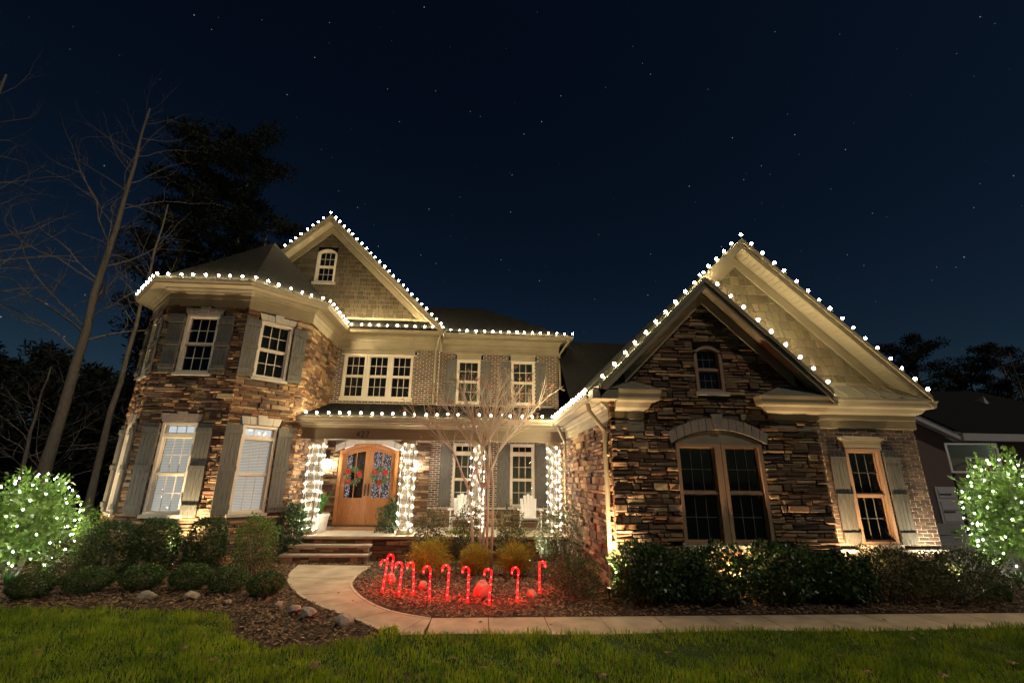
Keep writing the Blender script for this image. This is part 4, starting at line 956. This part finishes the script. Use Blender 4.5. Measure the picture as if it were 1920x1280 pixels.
def pine(label, x, y, top, r_, w_, n_, seed, first=.45, group=None, zb=.3, blob=.5, lf=.35):
    g = np.random.default_rng(seed); rg = random.Random(seed); H_ = top-zb
    root = tag(empty('pine_tree', (x, y, zb)), label, 'tree', group); T = MB()
    T.tube([(0, 0, 0), (rg.uniform(-.2, .2), 0, H_*.5), (0, 0, H_*.96)], [r_, r_*.7, r_*.15], 8); Vs = []
    for k in range(n_):
        t = first+(1-first)*(k+.5)/n_; a = k*2.4+rg.random(); prof = math.sin(math.pi*min(1, .18+.82*(1-(t-first)/(1-first))**.8)); l = w_*(.35+.75*prof)*rg.uniform(.55, 1.1)
        e = Vector((math.cos(a)*l, math.sin(a)*l, H_*t+l*.25)); T.tube([(0, 0, H_*t), tuple(e)], [r_*.25, .03], 4)
        for q in range(3):
            c_ = Vector((0, 0, H_*t)).lerp(e, .45+.28*q); R_ = blob*w_*rg.uniform(.35, .6); m_ = 150
            d = g.normal(size=(m_, 3)); d /= np.linalg.norm(d, axis=1)[:, None]
            Vs.append(orient(np.array(c_)+d*(R_*g.random(m_)**.45)[:, None]*[1, 1, .6], d, lf, .3, g, .4))
    V = np.concatenate(Vs); soup('crown', V, quads(V), 'needle', root); T.build('trunk', 'bark', root, True)
P_ = lambda u, v, Y: atY(u, v, Y)
pine('tall dark pine rising behind the turret roof', P_(360, 400, 30)[0], 30, P_(350, 262, 30)[2], .4, 2.7, 44, 21, .25, blob=.75)
pine('dark pine just right of the tall one, behind the turret roof', P_(452, 400, 32)[0], 32, P_(460, 272, 32)[2], .4, 2.5, 40, 22, .25, blob=.75)
pine('dark evergreen filling the gap beside the shingled gable', P_(500, 440, 29)[0], 29, P_(510, 425, 29)[2], .3, 2.6, 22, 23, .3)
pine('dark low evergreen in the woods left of the turret', P_(120, 800, 27)[0], 27, P_(120, 690, 27)[2], .25, 3.4, 26, 24, .08)
pine('dark low evergreen at the woods edge by the sapling', P_(10, 800, 25)[0], 25, P_(10, 700, 25)[2], .25, 3.8, 26, 25, .05)
pine('dark low evergreen close behind the turret', P_(215, 800, 26)[0], 26, P_(215, 735, 26)[2], .25, 2.8, 24, 26, .05)
pine('round topped pine over the neighbouring roof, beside the wing gable', P_(1720, 700, 46)[0], 46, P_(1722, 645, 46)[2], .35, 3.4, 26, 27, .35, blob=.6)
pine('small pine over the neighbouring roof between two bigger trees', P_(1815, 700, 50)[0], 50, P_(1812, 690, 50)[2], .3, 2.8, 22, 28, .3)
pine('broad pine behind the neighbouring roof vent', P_(1885, 700, 48)[0], 48, P_(1880, 655, 48)[2], .35, 3.8, 28, 29, .3)
bare_tree('bare hazy tree in front of the broad pine behind the neighbour', P_(1905, 700, 44)[0], 44, P_(1900, 660, 44)[2], .2, 31, (0, 0), .3, .3, 22)
# crape myrtle
cm = G(905, 1074); root = tag(empty('crape_myrtle', (cm[0], cm[1], cm[2])), 'bare multi trunk crape myrtle with dried seed heads before the porch', 'tree')
T, B = MB(), MB(); rg = random.Random(3); lp = []
tops = [(-1.9, -.1, 3.5), (-1.2, .3, 3.9), (-.7, -.2, 4.1), (-.2, .2, 4.2), (.35, -.1, 4.3), (.9, .2, 4.2), (1.5, -.2, 3.9), (.1, .4, 4.0), (-.5, .5, 3.6), (1.1, .5, 3.5), (.65, -.5, 3.7)]
stems_ = [(-.17, 0), (-.05, .04), (.05, -.05), (.13, .04), (.0, .10)]
for i, (bx, by) in enumerate(stems_):
    T.tube([(bx*1.3, by*1.3, -.1), (bx*1.5, by*1.5, .9), (bx*1.5+(-.12 if i == 0 else 0), by, 1.75)], [.034, .028, .025], 7)
for k, (tx, ty, tz) in enumerate(tops):
    bx, by = stems_[k % 5]; s0 = Vector((bx*1.5+(-.12 if k % 5 == 0 else 0), by, 1.72)); e = Vector((tx, ty, tz))
    m1 = s0.lerp(e, .35)+Vector((-tx*.08, 0, .22)); m2 = s0.lerp(e, .7)+Vector((-tx*.05, 0, .12))
    B.tube([s0, m1, m2, e], [.029, .022, .015, .007], 6)
    for q, t in ((m1, .8), (m2, .62), (m2.lerp(e, .5), .5), (m1.lerp(m2, .5), .7)):
        for _ in range(4): tree_mesh(B, B, q, (e-s0).normalized()*.9+Vector((rg.uniform(-.6, .6), rg.uniform(-.5, .5), .2)), t*rg.uniform(.7, 1.1), .011, 1, 2, rg, 2, .5, .14, .02, .6, 5, lp, 4)
T.build('trunk', 'myrtle', root, True); B.build('branches', 'myrtle', root)
g = np.random.default_rng(5); pv = []
for q in lp:
    if rg.random() < .40:
        m_ = 14; d = g.normal(size=(m_, 3)); d /= np.linalg.norm(d, axis=1)[:, None]; pv.append(orient(np.array(q)+d*.045*g.random((m_, 1)), d, .045, .45, g, 0))
V = np.concatenate(pv); soup('seed_heads', V, quads(V), 'pod', root)

# lit trees
def lit_tree(name, label, slabel, cx_, cy_, cz_, rx, rz, n_, nl, seed, egg=.0):
    g = np.random.default_rng(seed); zb = float(gz(cx_, cy_)); root = tag(empty(name, (cx_, cy_, zb)), label, 'tree' if egg else 'shrub')
    V = leaves(n_, (0, 0, 0), rx, rx, rz, .125, .25, 2.0, .26, 0, .1, .5, seed); V[:, :2] *= (1-egg*(V[:, 2:3]/rz)*.5); V[:, 2] += cz_-zb
    V[:, 2] = np.maximum(V[:, 2], .02); soup('foliage', V, quads(V), 'lime', root); mb = MB()
    for i in range(5):
        a = i*1.3; mb.tube([(math.cos(a)*.05, math.sin(a)*.05, -.05), (math.cos(a)*.10, math.sin(a)*.10, (cz_-zb-rz)*.9+.12), (math.cos(a)*rx*.45, math.sin(a)*rx*.45, cz_-zb)], [.04, .035, .015], 7)
    mb.build('trunk', 'bark', root, True)
    pts = []; n2 = nl
    for i in range(n2):
        t = (i+.5)/n2; z = 1-1.86*t; th = i*2.39996+g.random()*.5; r_ = math.sqrt(max(0, 1-z*z)); k = 1.0+.03*g.random(); pts.append((cx_+math.cos(th)*r_*rx*k*(1-egg*z*.5), cy_+math.sin(th)*r_*rx*k*(1-egg*z*.5), cz_+z*rz*k))
    wp = []                                       # wire winds down the crown
    for i in range(90):
        t = i/89; z = 1-1.86*t; th = t*6.283*9; r_ = math.sqrt(max(0, 1-z*z)); wp.append((cx_+math.cos(th)*r_*rx*.93*(1-egg*z*.5), cy_+math.sin(th)*r_*rx*.93*(1-egg*z*.5), cz_+z*rz*.93))
    so = MB().tube(wp, .004, 3).build('string_lights', 'wire'); tag(so, slabel, 'light string')
    for p in pts: put('bulb', LED, None, so, Vector(p))
bl = P_(48, 985, 10.2); lit_tree('lit_bush', 'rounded leafy bush glowing with white lights left of the turret', 'cool white lights spread over the rounded bush by the turret', bl[0], 10.2, 1.34, .80, .94, 3300, 85, 41, .25)
tr = P_(1900, 968, 9.4); lit_tree('lit_tree', 'egg shaped leafy tree glowing with white lights by the driveway', 'cool white lights spread over the egg shaped tree by the driveway', tr[0], 9.4, tr[2], .76, 1.16, 3900, 85, 42, .22)

# ================================================================== CANDY CANES, ROCKS, LEAVES
cpos = [(717, 1108, -1), (732, 1092, -1), (748, 1114, -1), (775, 1113, -1), (805, 1123, -1), (838, 1121, -1), (877, 1126, -1), (917, 1131, -1), (970, 1126, -1), (1011, 1110, 1)]
led_c = MB().add(*ico(.010, 1, 0)).mesh('cane_led'); led_c.materials.append(M['cane_led'])
ordn = ['second', 'nearest', 'third', 'fourth', 'fifth', 'sixth', 'seventh', 'eighth', 'ninth', 'last']
for (u, v, sg), nth in zip(cpos, ordn):
    p = G(u, v); root = tag(empty('candy_cane', p), nth+' glowing red candy cane stake counted from the porch steps', 'candy cane', 'candy cane stakes'); hh = .44; r_ = .055
    path = [(0, 0, -.06), (0, 0, hh*.5), (0, 0, hh)]+[(sg*(r_-r_*math.cos(t)), 0, hh+r_*math.sin(t)) for t in np.linspace(.3, math.pi, 8)]+[(sg*2*r_, 0, hh-.04)]
    o = MB().tube(path, .0065, 7).build('tube', 'cane', root, True)
    for z in (.05, .16, .27, .38): put('light', led_c, None, root, (0, -.006, z))
    put('light', led_c, None, root, (sg*r_, -.006, hh+r_)); put('light', led_c, None, root, (sg*2*r_, -.006, hh-.02))
    root.rotation_euler = (rnd.uniform(-.03, .03), rnd.uniform(-.10, .10), rnd.uniform(-.35, .35))
def rockm(sx_, sy_, sz_, seed):
    g = np.random.default_rng(seed); V, Fc = ico(1, 1, 2); V = np.array(V); dirs = g.normal(size=(9, 3)); dirs /= np.linalg.norm(dirs, axis=1)[:, None]; lim = g.uniform(.55, .9, 9)
    for d, l in zip(dirs, lim): k = V@d; V -= np.maximum(0, k-l)[:, None]*d
    V = V*(1+.05*np.sin(V[:, [1]]*9+seed))*[sx_, sy_, sz_]; V[:, 2] = np.maximum(V[:, 2], -sz_*.55)
    return MB().add(V.tolist(), Fc)
RK = [(730, 1090, .26, .15, 'flat boulder behind the first candy canes'), (792, 1104, .20, .15, 'squat boulder between two candy canes'), (902, 1118, .30, .30, 'tallest pointed boulder among the candy canes'), (998, 1119, .21, .12, 'low boulder beside the last candy cane'),
      (352, 1124, .24, .16, 'pale pointed stone in the mulch below the boxwoods'), (268, 1122, .26, .12, 'flat grey stone in front of the boxwood row'), (423, 1132, .12, .08, 'small stone beside the lawn corner'), (548, 1150, .20, .12, 'grey stone left of the curved walkway'), (570, 1160, .26, .15, 'reddish stone against the curved walkway'), (640, 1174, .25, .16, 'dark mossy stone near the walkway bend'), (520, 1136, .18, .08, 'flat reddish stone half buried in the mulch')]
for i, (u, v, w_, h_, lab) in enumerate(RK):
    p = G(u, v); o = rockm(w_*.55, w_*.45, h_*.62, 50+i).build('garden_rock', 'rock'); o.location = (p[0], p[1]+w_*.3, p[2]+h_*.25); o.rotation_euler = (0, 0, rnd.random()*6); tag(o, 'garden rock: '+lab, 'rock')
lf_ = MB(); a7 = [(math.cos(t)*(.5+.5*(i % 2)), math.sin(t)*(.5+.5*(i % 2))) for i, t in enumerate(np.linspace(0, 6.283, 15)[:-1])]
lf_.add([(x*.05, y*.05, .012*math.sin(x*5+y*3)) for x, y in a7]+[(0, 0, .012)], [(i, (i+1) % 14, 14) for i in range(14)]); lfm = lf_.mesh('leaf'); lfm.materials.append(M['dryleaf'])
for u, v in ((852, 1232), (820, 1240), (1043, 1240), (1252, 1222), (1298, 1185), (1625, 1258), (1710, 1195), (1845, 1182), (1900, 1242), (345, 1212), (70, 1220), (1575, 1228), (905, 1250), (400, 1235), (1505, 1172), (590, 1245), (1770, 1265), (1130, 1265)):
    p = atZ(u, v, .46); o = put('fallen_leaf', lfm, None); o.location = (p[0], p[1], .46 if p[1] < WY0 else .42); s_ = rnd.uniform(.8, 1.3); o.scale = (s_, s_, s_); o.rotation_euler = (rnd.uniform(-.5, .5), rnd.uniform(-.5, .5), rnd.random()*6)
    tag(o, 'dry brown leaf fallen on the grass', 'leaf', 'fallen leaves')

for u, v in ((634, 1111), (702, 1137), (590, 1130), (662, 1126), (1032, 1172), (1382, 1170), (1238, 1166), (900, 1166), (1660, 1163)):
    p = atZ(u, v, .40); o = put('fallen_leaf', lfm, None); o.location = (p[0], p[1], wz(p[0], p[1])+.012); s_ = rnd.uniform(.45, .8); o.scale = (s_, s_, s_); o.rotation_euler = (rnd.uniform(-.2, .2), rnd.uniform(-.2, .2), rnd.random()*6)
    tag(o, 'small dry leaf lying on the concrete walkway', 'leaf', 'leaves on the walkway')
# ================================================================== PORCH THINGS
def wreath(x, z, label, seed):
    g = np.random.default_rng(seed); root = tag(empty('wreath', (x, 14.98, z)), label, 'wreath', None); n_ = 700; R_, r_ = .20, .065
    t = g.random(n_)*6.283; q = g.random(n_)*6.283; d = np.stack([np.cos(t)*np.cos(q), -np.abs(np.sin(q)), np.sin(t)*np.cos(q)], -1)
    P = np.stack([np.cos(t)*R_, 0*t, np.sin(t)*R_], -1)+d*r_*g.random((n_, 1)); V = orient(P, d, .07, .35, g); V[:, 1] = np.minimum(V[:, 1], .02)
    soup('greenery', V, quads(V), 'wreath', root)
    MB().tube([(math.cos(a)*R_, 0, math.sin(a)*R_) for a in np.linspace(0, 6.283, 25)], .022, 6).build('ring', 'bark', root)
    for k, a in enumerate((2.4, .25, 4.1) if seed % 2 else (2.5, .6, 4.7)):
        cx2, cz2 = math.cos(a)*R_, math.sin(a)*R_; mb = MB()
        for j in range(7):
            b = j*6.283/7; e = .105
            mb.add([(cx2, -.07, cz2), (cx2+math.cos(b-.4)*e*.6, -.085, cz2+math.sin(b-.4)*e*.6), (cx2+math.cos(b)*e, -.075, cz2+math.sin(b)*e), (cx2+math.cos(b+.4)*e*.6, -.085, cz2+math.sin(b+.4)*e*.6)], [(0, 1, 2, 3)])
        mb.build('poinsettia', 'red', root)
    MB().box(W, -.008, .008, .2, .62, -.02, -.008).build('hanger', 'bronze', root)
p = P_(664, 892, 15.1); wreath(-3.93, p[2], 'holly wreath with red poinsettias on the left door', 61)
wreath(-3.11, p[2], 'holly wreath with red poinsettias on the right door', 62)
def sconce(x, z, label):
    root = tag(empty('wall_sconce', (x, 15.02, z)), label, 'lamp', 'porch wall sconces')
    MB().wbox(-.06, .06, -.02, .07, .0, .28).wbox(-.10, .10, -.23, -.03, .02, .05).tube([(0, .0, .2), (0, -.12, .22), (0, -.13, .04)], .014, 6).build('bracket', 'bronze', root)
    mb = MB()
    for a, b in ((-.10, -.23), (.085, -.23), (-.10, -.045), (.085, -.045)): mb.wbox(a, a+.015, b, b+.015, -.27, .02)
    mb.wbox(-.105, .105, -.235, -.025, -.285, -.27); mb.build('cage', 'bronze', root)
    MB().wbox(-.082, .082, -.212, -.048, -.265, .015).build('lantern_glass', 'lamp', root)
sconce(-4.80, 2.78, 'lit lantern on the stone left of the front door'); sconce(-2.14, 2.78, 'lit lantern on the stone right of the front door')
# doormat, planter
tag(MB().wbox(-4.25, -2.75, 14.05, 14.85, .842, .862).build('doormat', 'rug'), 'orange brown doormat before the double door', 'doormat')
px_ = P_(597, 988, 13.75)[0]; py_ = 13.75
root = tag(empty('planter', (px_, py_, .84)), 'white round planter at the left of the door', 'planter')
MB().lathe(0, 0, [(.19, 0), (.20, .02), (.235, .36), (.255, .40), (.26, .46), (.235, .46), (.22, .40)], 24).build('pot', 'pot', root, True)
MB().lathe(0, 0, [(.22, .39), (.22, .41)], 20).build('soil', 'soil', root)
clump('potted_plant', 'broad leaved green plant growing in the white planter', px_, py_, 34, .66, 'agave', None, .035, z=1.25, spread=.75)
def chair(x, y, rz_, label):
    root = tag(empty('adirondack_chair', (x, y, .84)), label, 'chair', 'white porch chairs'); root.rotation_euler = (0, 0, rz_)
    hts = (.86, .95, .99, .95, .86)
    for i, h in enumerate(hts):
        xo = (i-2)*.105; MB().hull8([(xo*.8-.042, .16, .30), (xo*.8+.042, .16, .30), (xo*.8+.042, .18, .30), (xo*.8-.042, .18, .30)], [(xo-.046, .42, h), (xo+.046, .42, h), (xo+.046, .44, h), (xo-.046, .44, h)]).build('back_slat', 'white', root)
    for i in range(5): y0 = -.36+i*.105; MB().hull8([(-.27, y0, .36-.02*i), (.27, y0, .36-.02*i), (.27, y0+.09, .343-.02*i), (-.27, y0+.09, .343-.02*i)], [(-.27, y0, .38-.02*i), (.27, y0, .38-.02*i), (.27, y0+.09, .363-.02*i), (-.27, y0+.09, .363-.02*i)]).build('seat_slat', 'white', root)
    for s_ in (-1, 1):
        MB().wbox(s_*.30-.015+(0), s_*.30+.015, -.36, -.27, 0, .56).build('front_leg', 'white', root)
        MB().hull8([(s_*.27-.012, .34, 0), (s_*.27+.012, .34, 0), (s_*.27+.012, .44, 0), (s_*.27-.012, .44, 0)], [(s_*.27-.012, -.30, .34), (s_*.27+.012, -.30, .34), (s_*.27+.012, -.20, .36), (s_*.27-.012, -.20, .36)]).build('rear_leg', 'white', root)
        MB().wbox(s_*.31-.065, s_*.31+.065, -.42, .32, .56, .58).build('armrest', 'white', root)
    MB().wbox(-.34, .34, .30, .33, .53, .56).build('back_rail', 'white', root)
chair(P_(866, 930, 14.2)[0], 14.2, 0, 'white adirondack chair before the porch window nearer the door'); chair(P_(993, 930, 14.2)[0], 14.2, 0, 'white adirondack chair before the porch window beside the stone wing')
# ================================================================== LANDSCAPE SPOTLIGHTS
def spotlight(x, y, aim, watts, label, size=100, col=(1, .74, .42)):
    z = float(gz(x, y)); root = tag(empty('landscape_spotlight', (x, y, z)), label, 'spotlight', 'garden uplights'); d = (Vector(aim)-Vector((x, y, z+.16))).normalized()
    MB().tube([(0, 0, -.1), (0, 0, .12)], .012, 6).build('stake', 'bronze', root); p0 = Vector((0, 0, .14))
    MB().tube([p0-d*.05, p0+d*.03], [.03, .038], 12).build('housing', 'bronze', root); MB().tube([p0+d*.031, p0+d*.034], .030, 12).build('lens', 'spot', root)
    L = bpy.data.lights.new('spot_beam', 'SPOT'); L.energy = watts*SPOT_W; L.spot_size = R(size); L.spot_blend = .8; L.shadow_soft_size = .025; L.color = col
    o = bpy.data.objects.new('spot_beam', L); COL.objects.link(o); o.parent = root; o.location = p0+d*.05; o.rotation_euler = (-d).to_track_quat('Z', 'Y').to_euler()
spotlight(-6.50, 11.02, (-5.85, 11.75, 5.0), 150, 'small bronze uplight aimed at the turret corner window', 84)
spotlight(-9.0, 10.95, (-7.9, 11.6, 4.6), 40, 'small bronze uplight behind the hollies aimed up the turret front', 100)
spotlight(-10.6, 11.6, (-9.3, 12.9, 4.0), 90, 'small bronze uplight behind the lit bush aimed at the turret flank', 100)
spotlight(2.16, 8.10, (2.85, 8.42, 3.0), 150, 'small bronze uplight at the stone wing corner', 80)
spotlight(6.72, 8.30, (6.9, 8.9, 3.8), 58, 'small bronze uplight where stone meets brick on the wing', 140, (1, .68, .36))
spotlight(4.45, 8.26, (4.45, 8.36, 3.6), 75, 'small bronze uplight added behind the camellias to warm the double window', 150, (1, .68, .36))  # added warm fill for the window frames and stone, no fixture seen here
spotlight(8.50, 8.30, (8.6, 8.85, 2.9), 32, 'small bronze uplight at the brick corner of the wing', 110, (1, .82, .55))
spotlight(1.2, 11.5, (2.3, 10.8, 3.2), 40, 'small bronze uplight aimed at the side wall of the wing', 120, (1, .88, .7))
# outlet post and cord
p = G(1122, 1075); root = tag(empty('outlet_post', p), 'short post with a weatherproof outlet box beside the stone wing', 'post')
MB().wbox(-.03, .03, -.03, .03, -.05, .36).build('post', 'bark', root); MB().wbox(-.05, .05, -.06, -.031, .20, .34).build('outlet_box', 'trim', root)
tag(MB().tube([(-4.75, 12.72, .845), (-4.6, 12.66, .80), (-4.3, 12.50, .68), (-3.9, 12.46, .665), (-3.2, 12.50, .665), (-2.75, 12.6, .68)], .006, 5).build('extension_cord', 'white_wire'), 'thin white extension cord lying across the porch steps', 'cord')

# ================================================================== NEIGHBOUR
NY = 22.0
nh = tag(empty('neighbour_house', (22, NY, .4)), 'dark brick house next door with a garage and long roof', 'house')
def npart(mb, name, m, parent=None):
    o = mb.build(name, m); o.parent = parent or nh
    o.matrix_parent_inverse = Matrix.Translation((-22, -NY, -.4)) if parent is None else Matrix()
    return o
ce = P_(1788, 827, NY); re_ = P_(1712, 792, NY)
FN = Fr(0, NY, 1, 0)
npart(MB().prism(FN, [(12, .3), (34, .3), (34, ce[2]), (ce[0], ce[2]), (re_[0], re_[2]), (12, re_[2]+1.2)], -.3, 0), 'brick_wall', 'nbrick')
g0, g1 = P_(1752, 912, NY-.05), P_(1850, 985, NY-.05)
gd = npart(MB().wbox(g0[0], g0[0]+4.9, NY-.05, NY-.003, .42, g0[2]), 'garage_door', 'ngar')
hgt = g0[2]-.42
for k in range(3):
    for j in range(4): npart(MB().wbox(g0[0]+.12+j*1.2, g0[0]+1.14+j*1.2, NY-.075, NY-.051, .50+k*hgt/3.1, .42+(k+.85)*hgt/3.1), 'door_panel', 'ngar', gd)
for k in (.3, .78): npart(MB().wbox(g0[0]+.15, g0[0]+.75, NY-.10, NY-.076, .42+hgt*k, .42+hgt*k+.05), 'strap_hinge', 'bronze', gd)
def nbar(a, b, t, y0, y1, nm, m):
    npart(MB().add([(a[0], y0, a[2]), (b[0], y0, b[2]), (b[0], y0, b[2]+t), (a[0], y0, a[2]+t), (a[0], y1, a[2]), (b[0], y1, b[2]), (b[0], y1, b[2]+t), (a[0], y1, a[2]+t)], [(0, 1, 2, 3), (7, 6, 5, 4), (4, 5, 1, 0), (5, 6, 2, 1), (6, 7, 3, 2), (7, 4, 0, 3)]), nm, m)
nbar((re_[0]-4, 0, re_[2]+1.85), (ce[0], 0, ce[2]), .30, NY-.45, NY-.1, 'rake_board', 'ngar')
nbar((ce[0], 0, ce[2]), (36, 0, ce[2]), .36, NY-.55, NY-.1, 'fascia', 'ngar')
rt = P_(1850, 735, 30)
npart(MB().add([(re_[0]-4, NY-.5, re_[2]+2.16), (ce[0], NY-.55, ce[2]+.37), (36, NY-.55, ce[2]+.37), (36, 30, rt[2]), (re_[0]-4, 30, rt[2])], [(0, 1, 2, 3, 4)]), 'roof', 'roof')
va = P_(1845, 752, 27); npart(MB().add([(va[0]-.1, 26.9, va[2]-.9), (va[0]+.75, 27, va[2]-.9), (va[0]+.05, 27, va[2]+.35), (va[0]-.1, 28.5, va[2]-.2)], [(0, 1, 2), (0, 2, 3), (1, 3, 2)]), 'roof_dormer', 'ngar')
# basketball hoop
BY = 15.5; c_ = P_(1829, 858, BY)
root = tag(empty('basketball_hoop', (c_[0]+.5, BY, .4)), 'basketball hoop with clear backboard standing by the driveway', 'basketball hoop'); root.rotation_euler = (0, 0, R(-8)); cz_ = c_[2]-.4
bb = MB(); bw, bh = .88, .52
for a in ((-bw, bw, -bh, -bh+.06), (-bw, bw, bh-.06, bh), (-bw, -bw+.06, -bh+.06, bh-.06), (bw-.06, bw, -bh+.06, bh-.06), (-.30, .30, -.02, .02), (-.30, .30, -.44, -.40), (-.30, -.26, -.40, -.02), (.26, .30, -.40, -.02)): bb.wbox(a[0]-.5, a[1]-.5, -.03, 0, cz_+a[2], cz_+a[3])
bb.build('backboard_frame', 'white', root); MB().wbox(-.5-bw+.06, -.5+bw-.06, .002, .008, cz_-bh+.06, cz_+bh-.06).build('backboard', 'glass', root)
ri = [(-.5+.23*math.cos(t), -.30+.23*math.sin(t), cz_-.36) for t in np.linspace(0, 6.283, 21)]
MB().tube(ri, .016, 6).wbox(-.56, -.44, -.10, -.03, cz_-.40, cz_-.34).build('rim', 'rim', root)
ne = MB()
for t in np.linspace(0, 6.283, 13)[:-1]: ne.tube([(-.5+.23*math.cos(t), -.30+.23*math.sin(t), cz_-.37), (-.5+.13*math.cos(t+.5), -.30+.13*math.sin(t+.5), cz_-.75)], .006, 3)
ne.build('net', 'net', root)
MB().tube([(-.5, 1.0, -.05), (-.5, 1.0, cz_-.6), (-.5, .9, cz_-.3), (-.5, .02, cz_-.05)], .06, 8).build('pole', 'bronze', root)
print('stones', len(STONES), 'bricks', len(BRICKS), 'shakes', len(SHAKES), 'objects', len(bpy.data.objects))
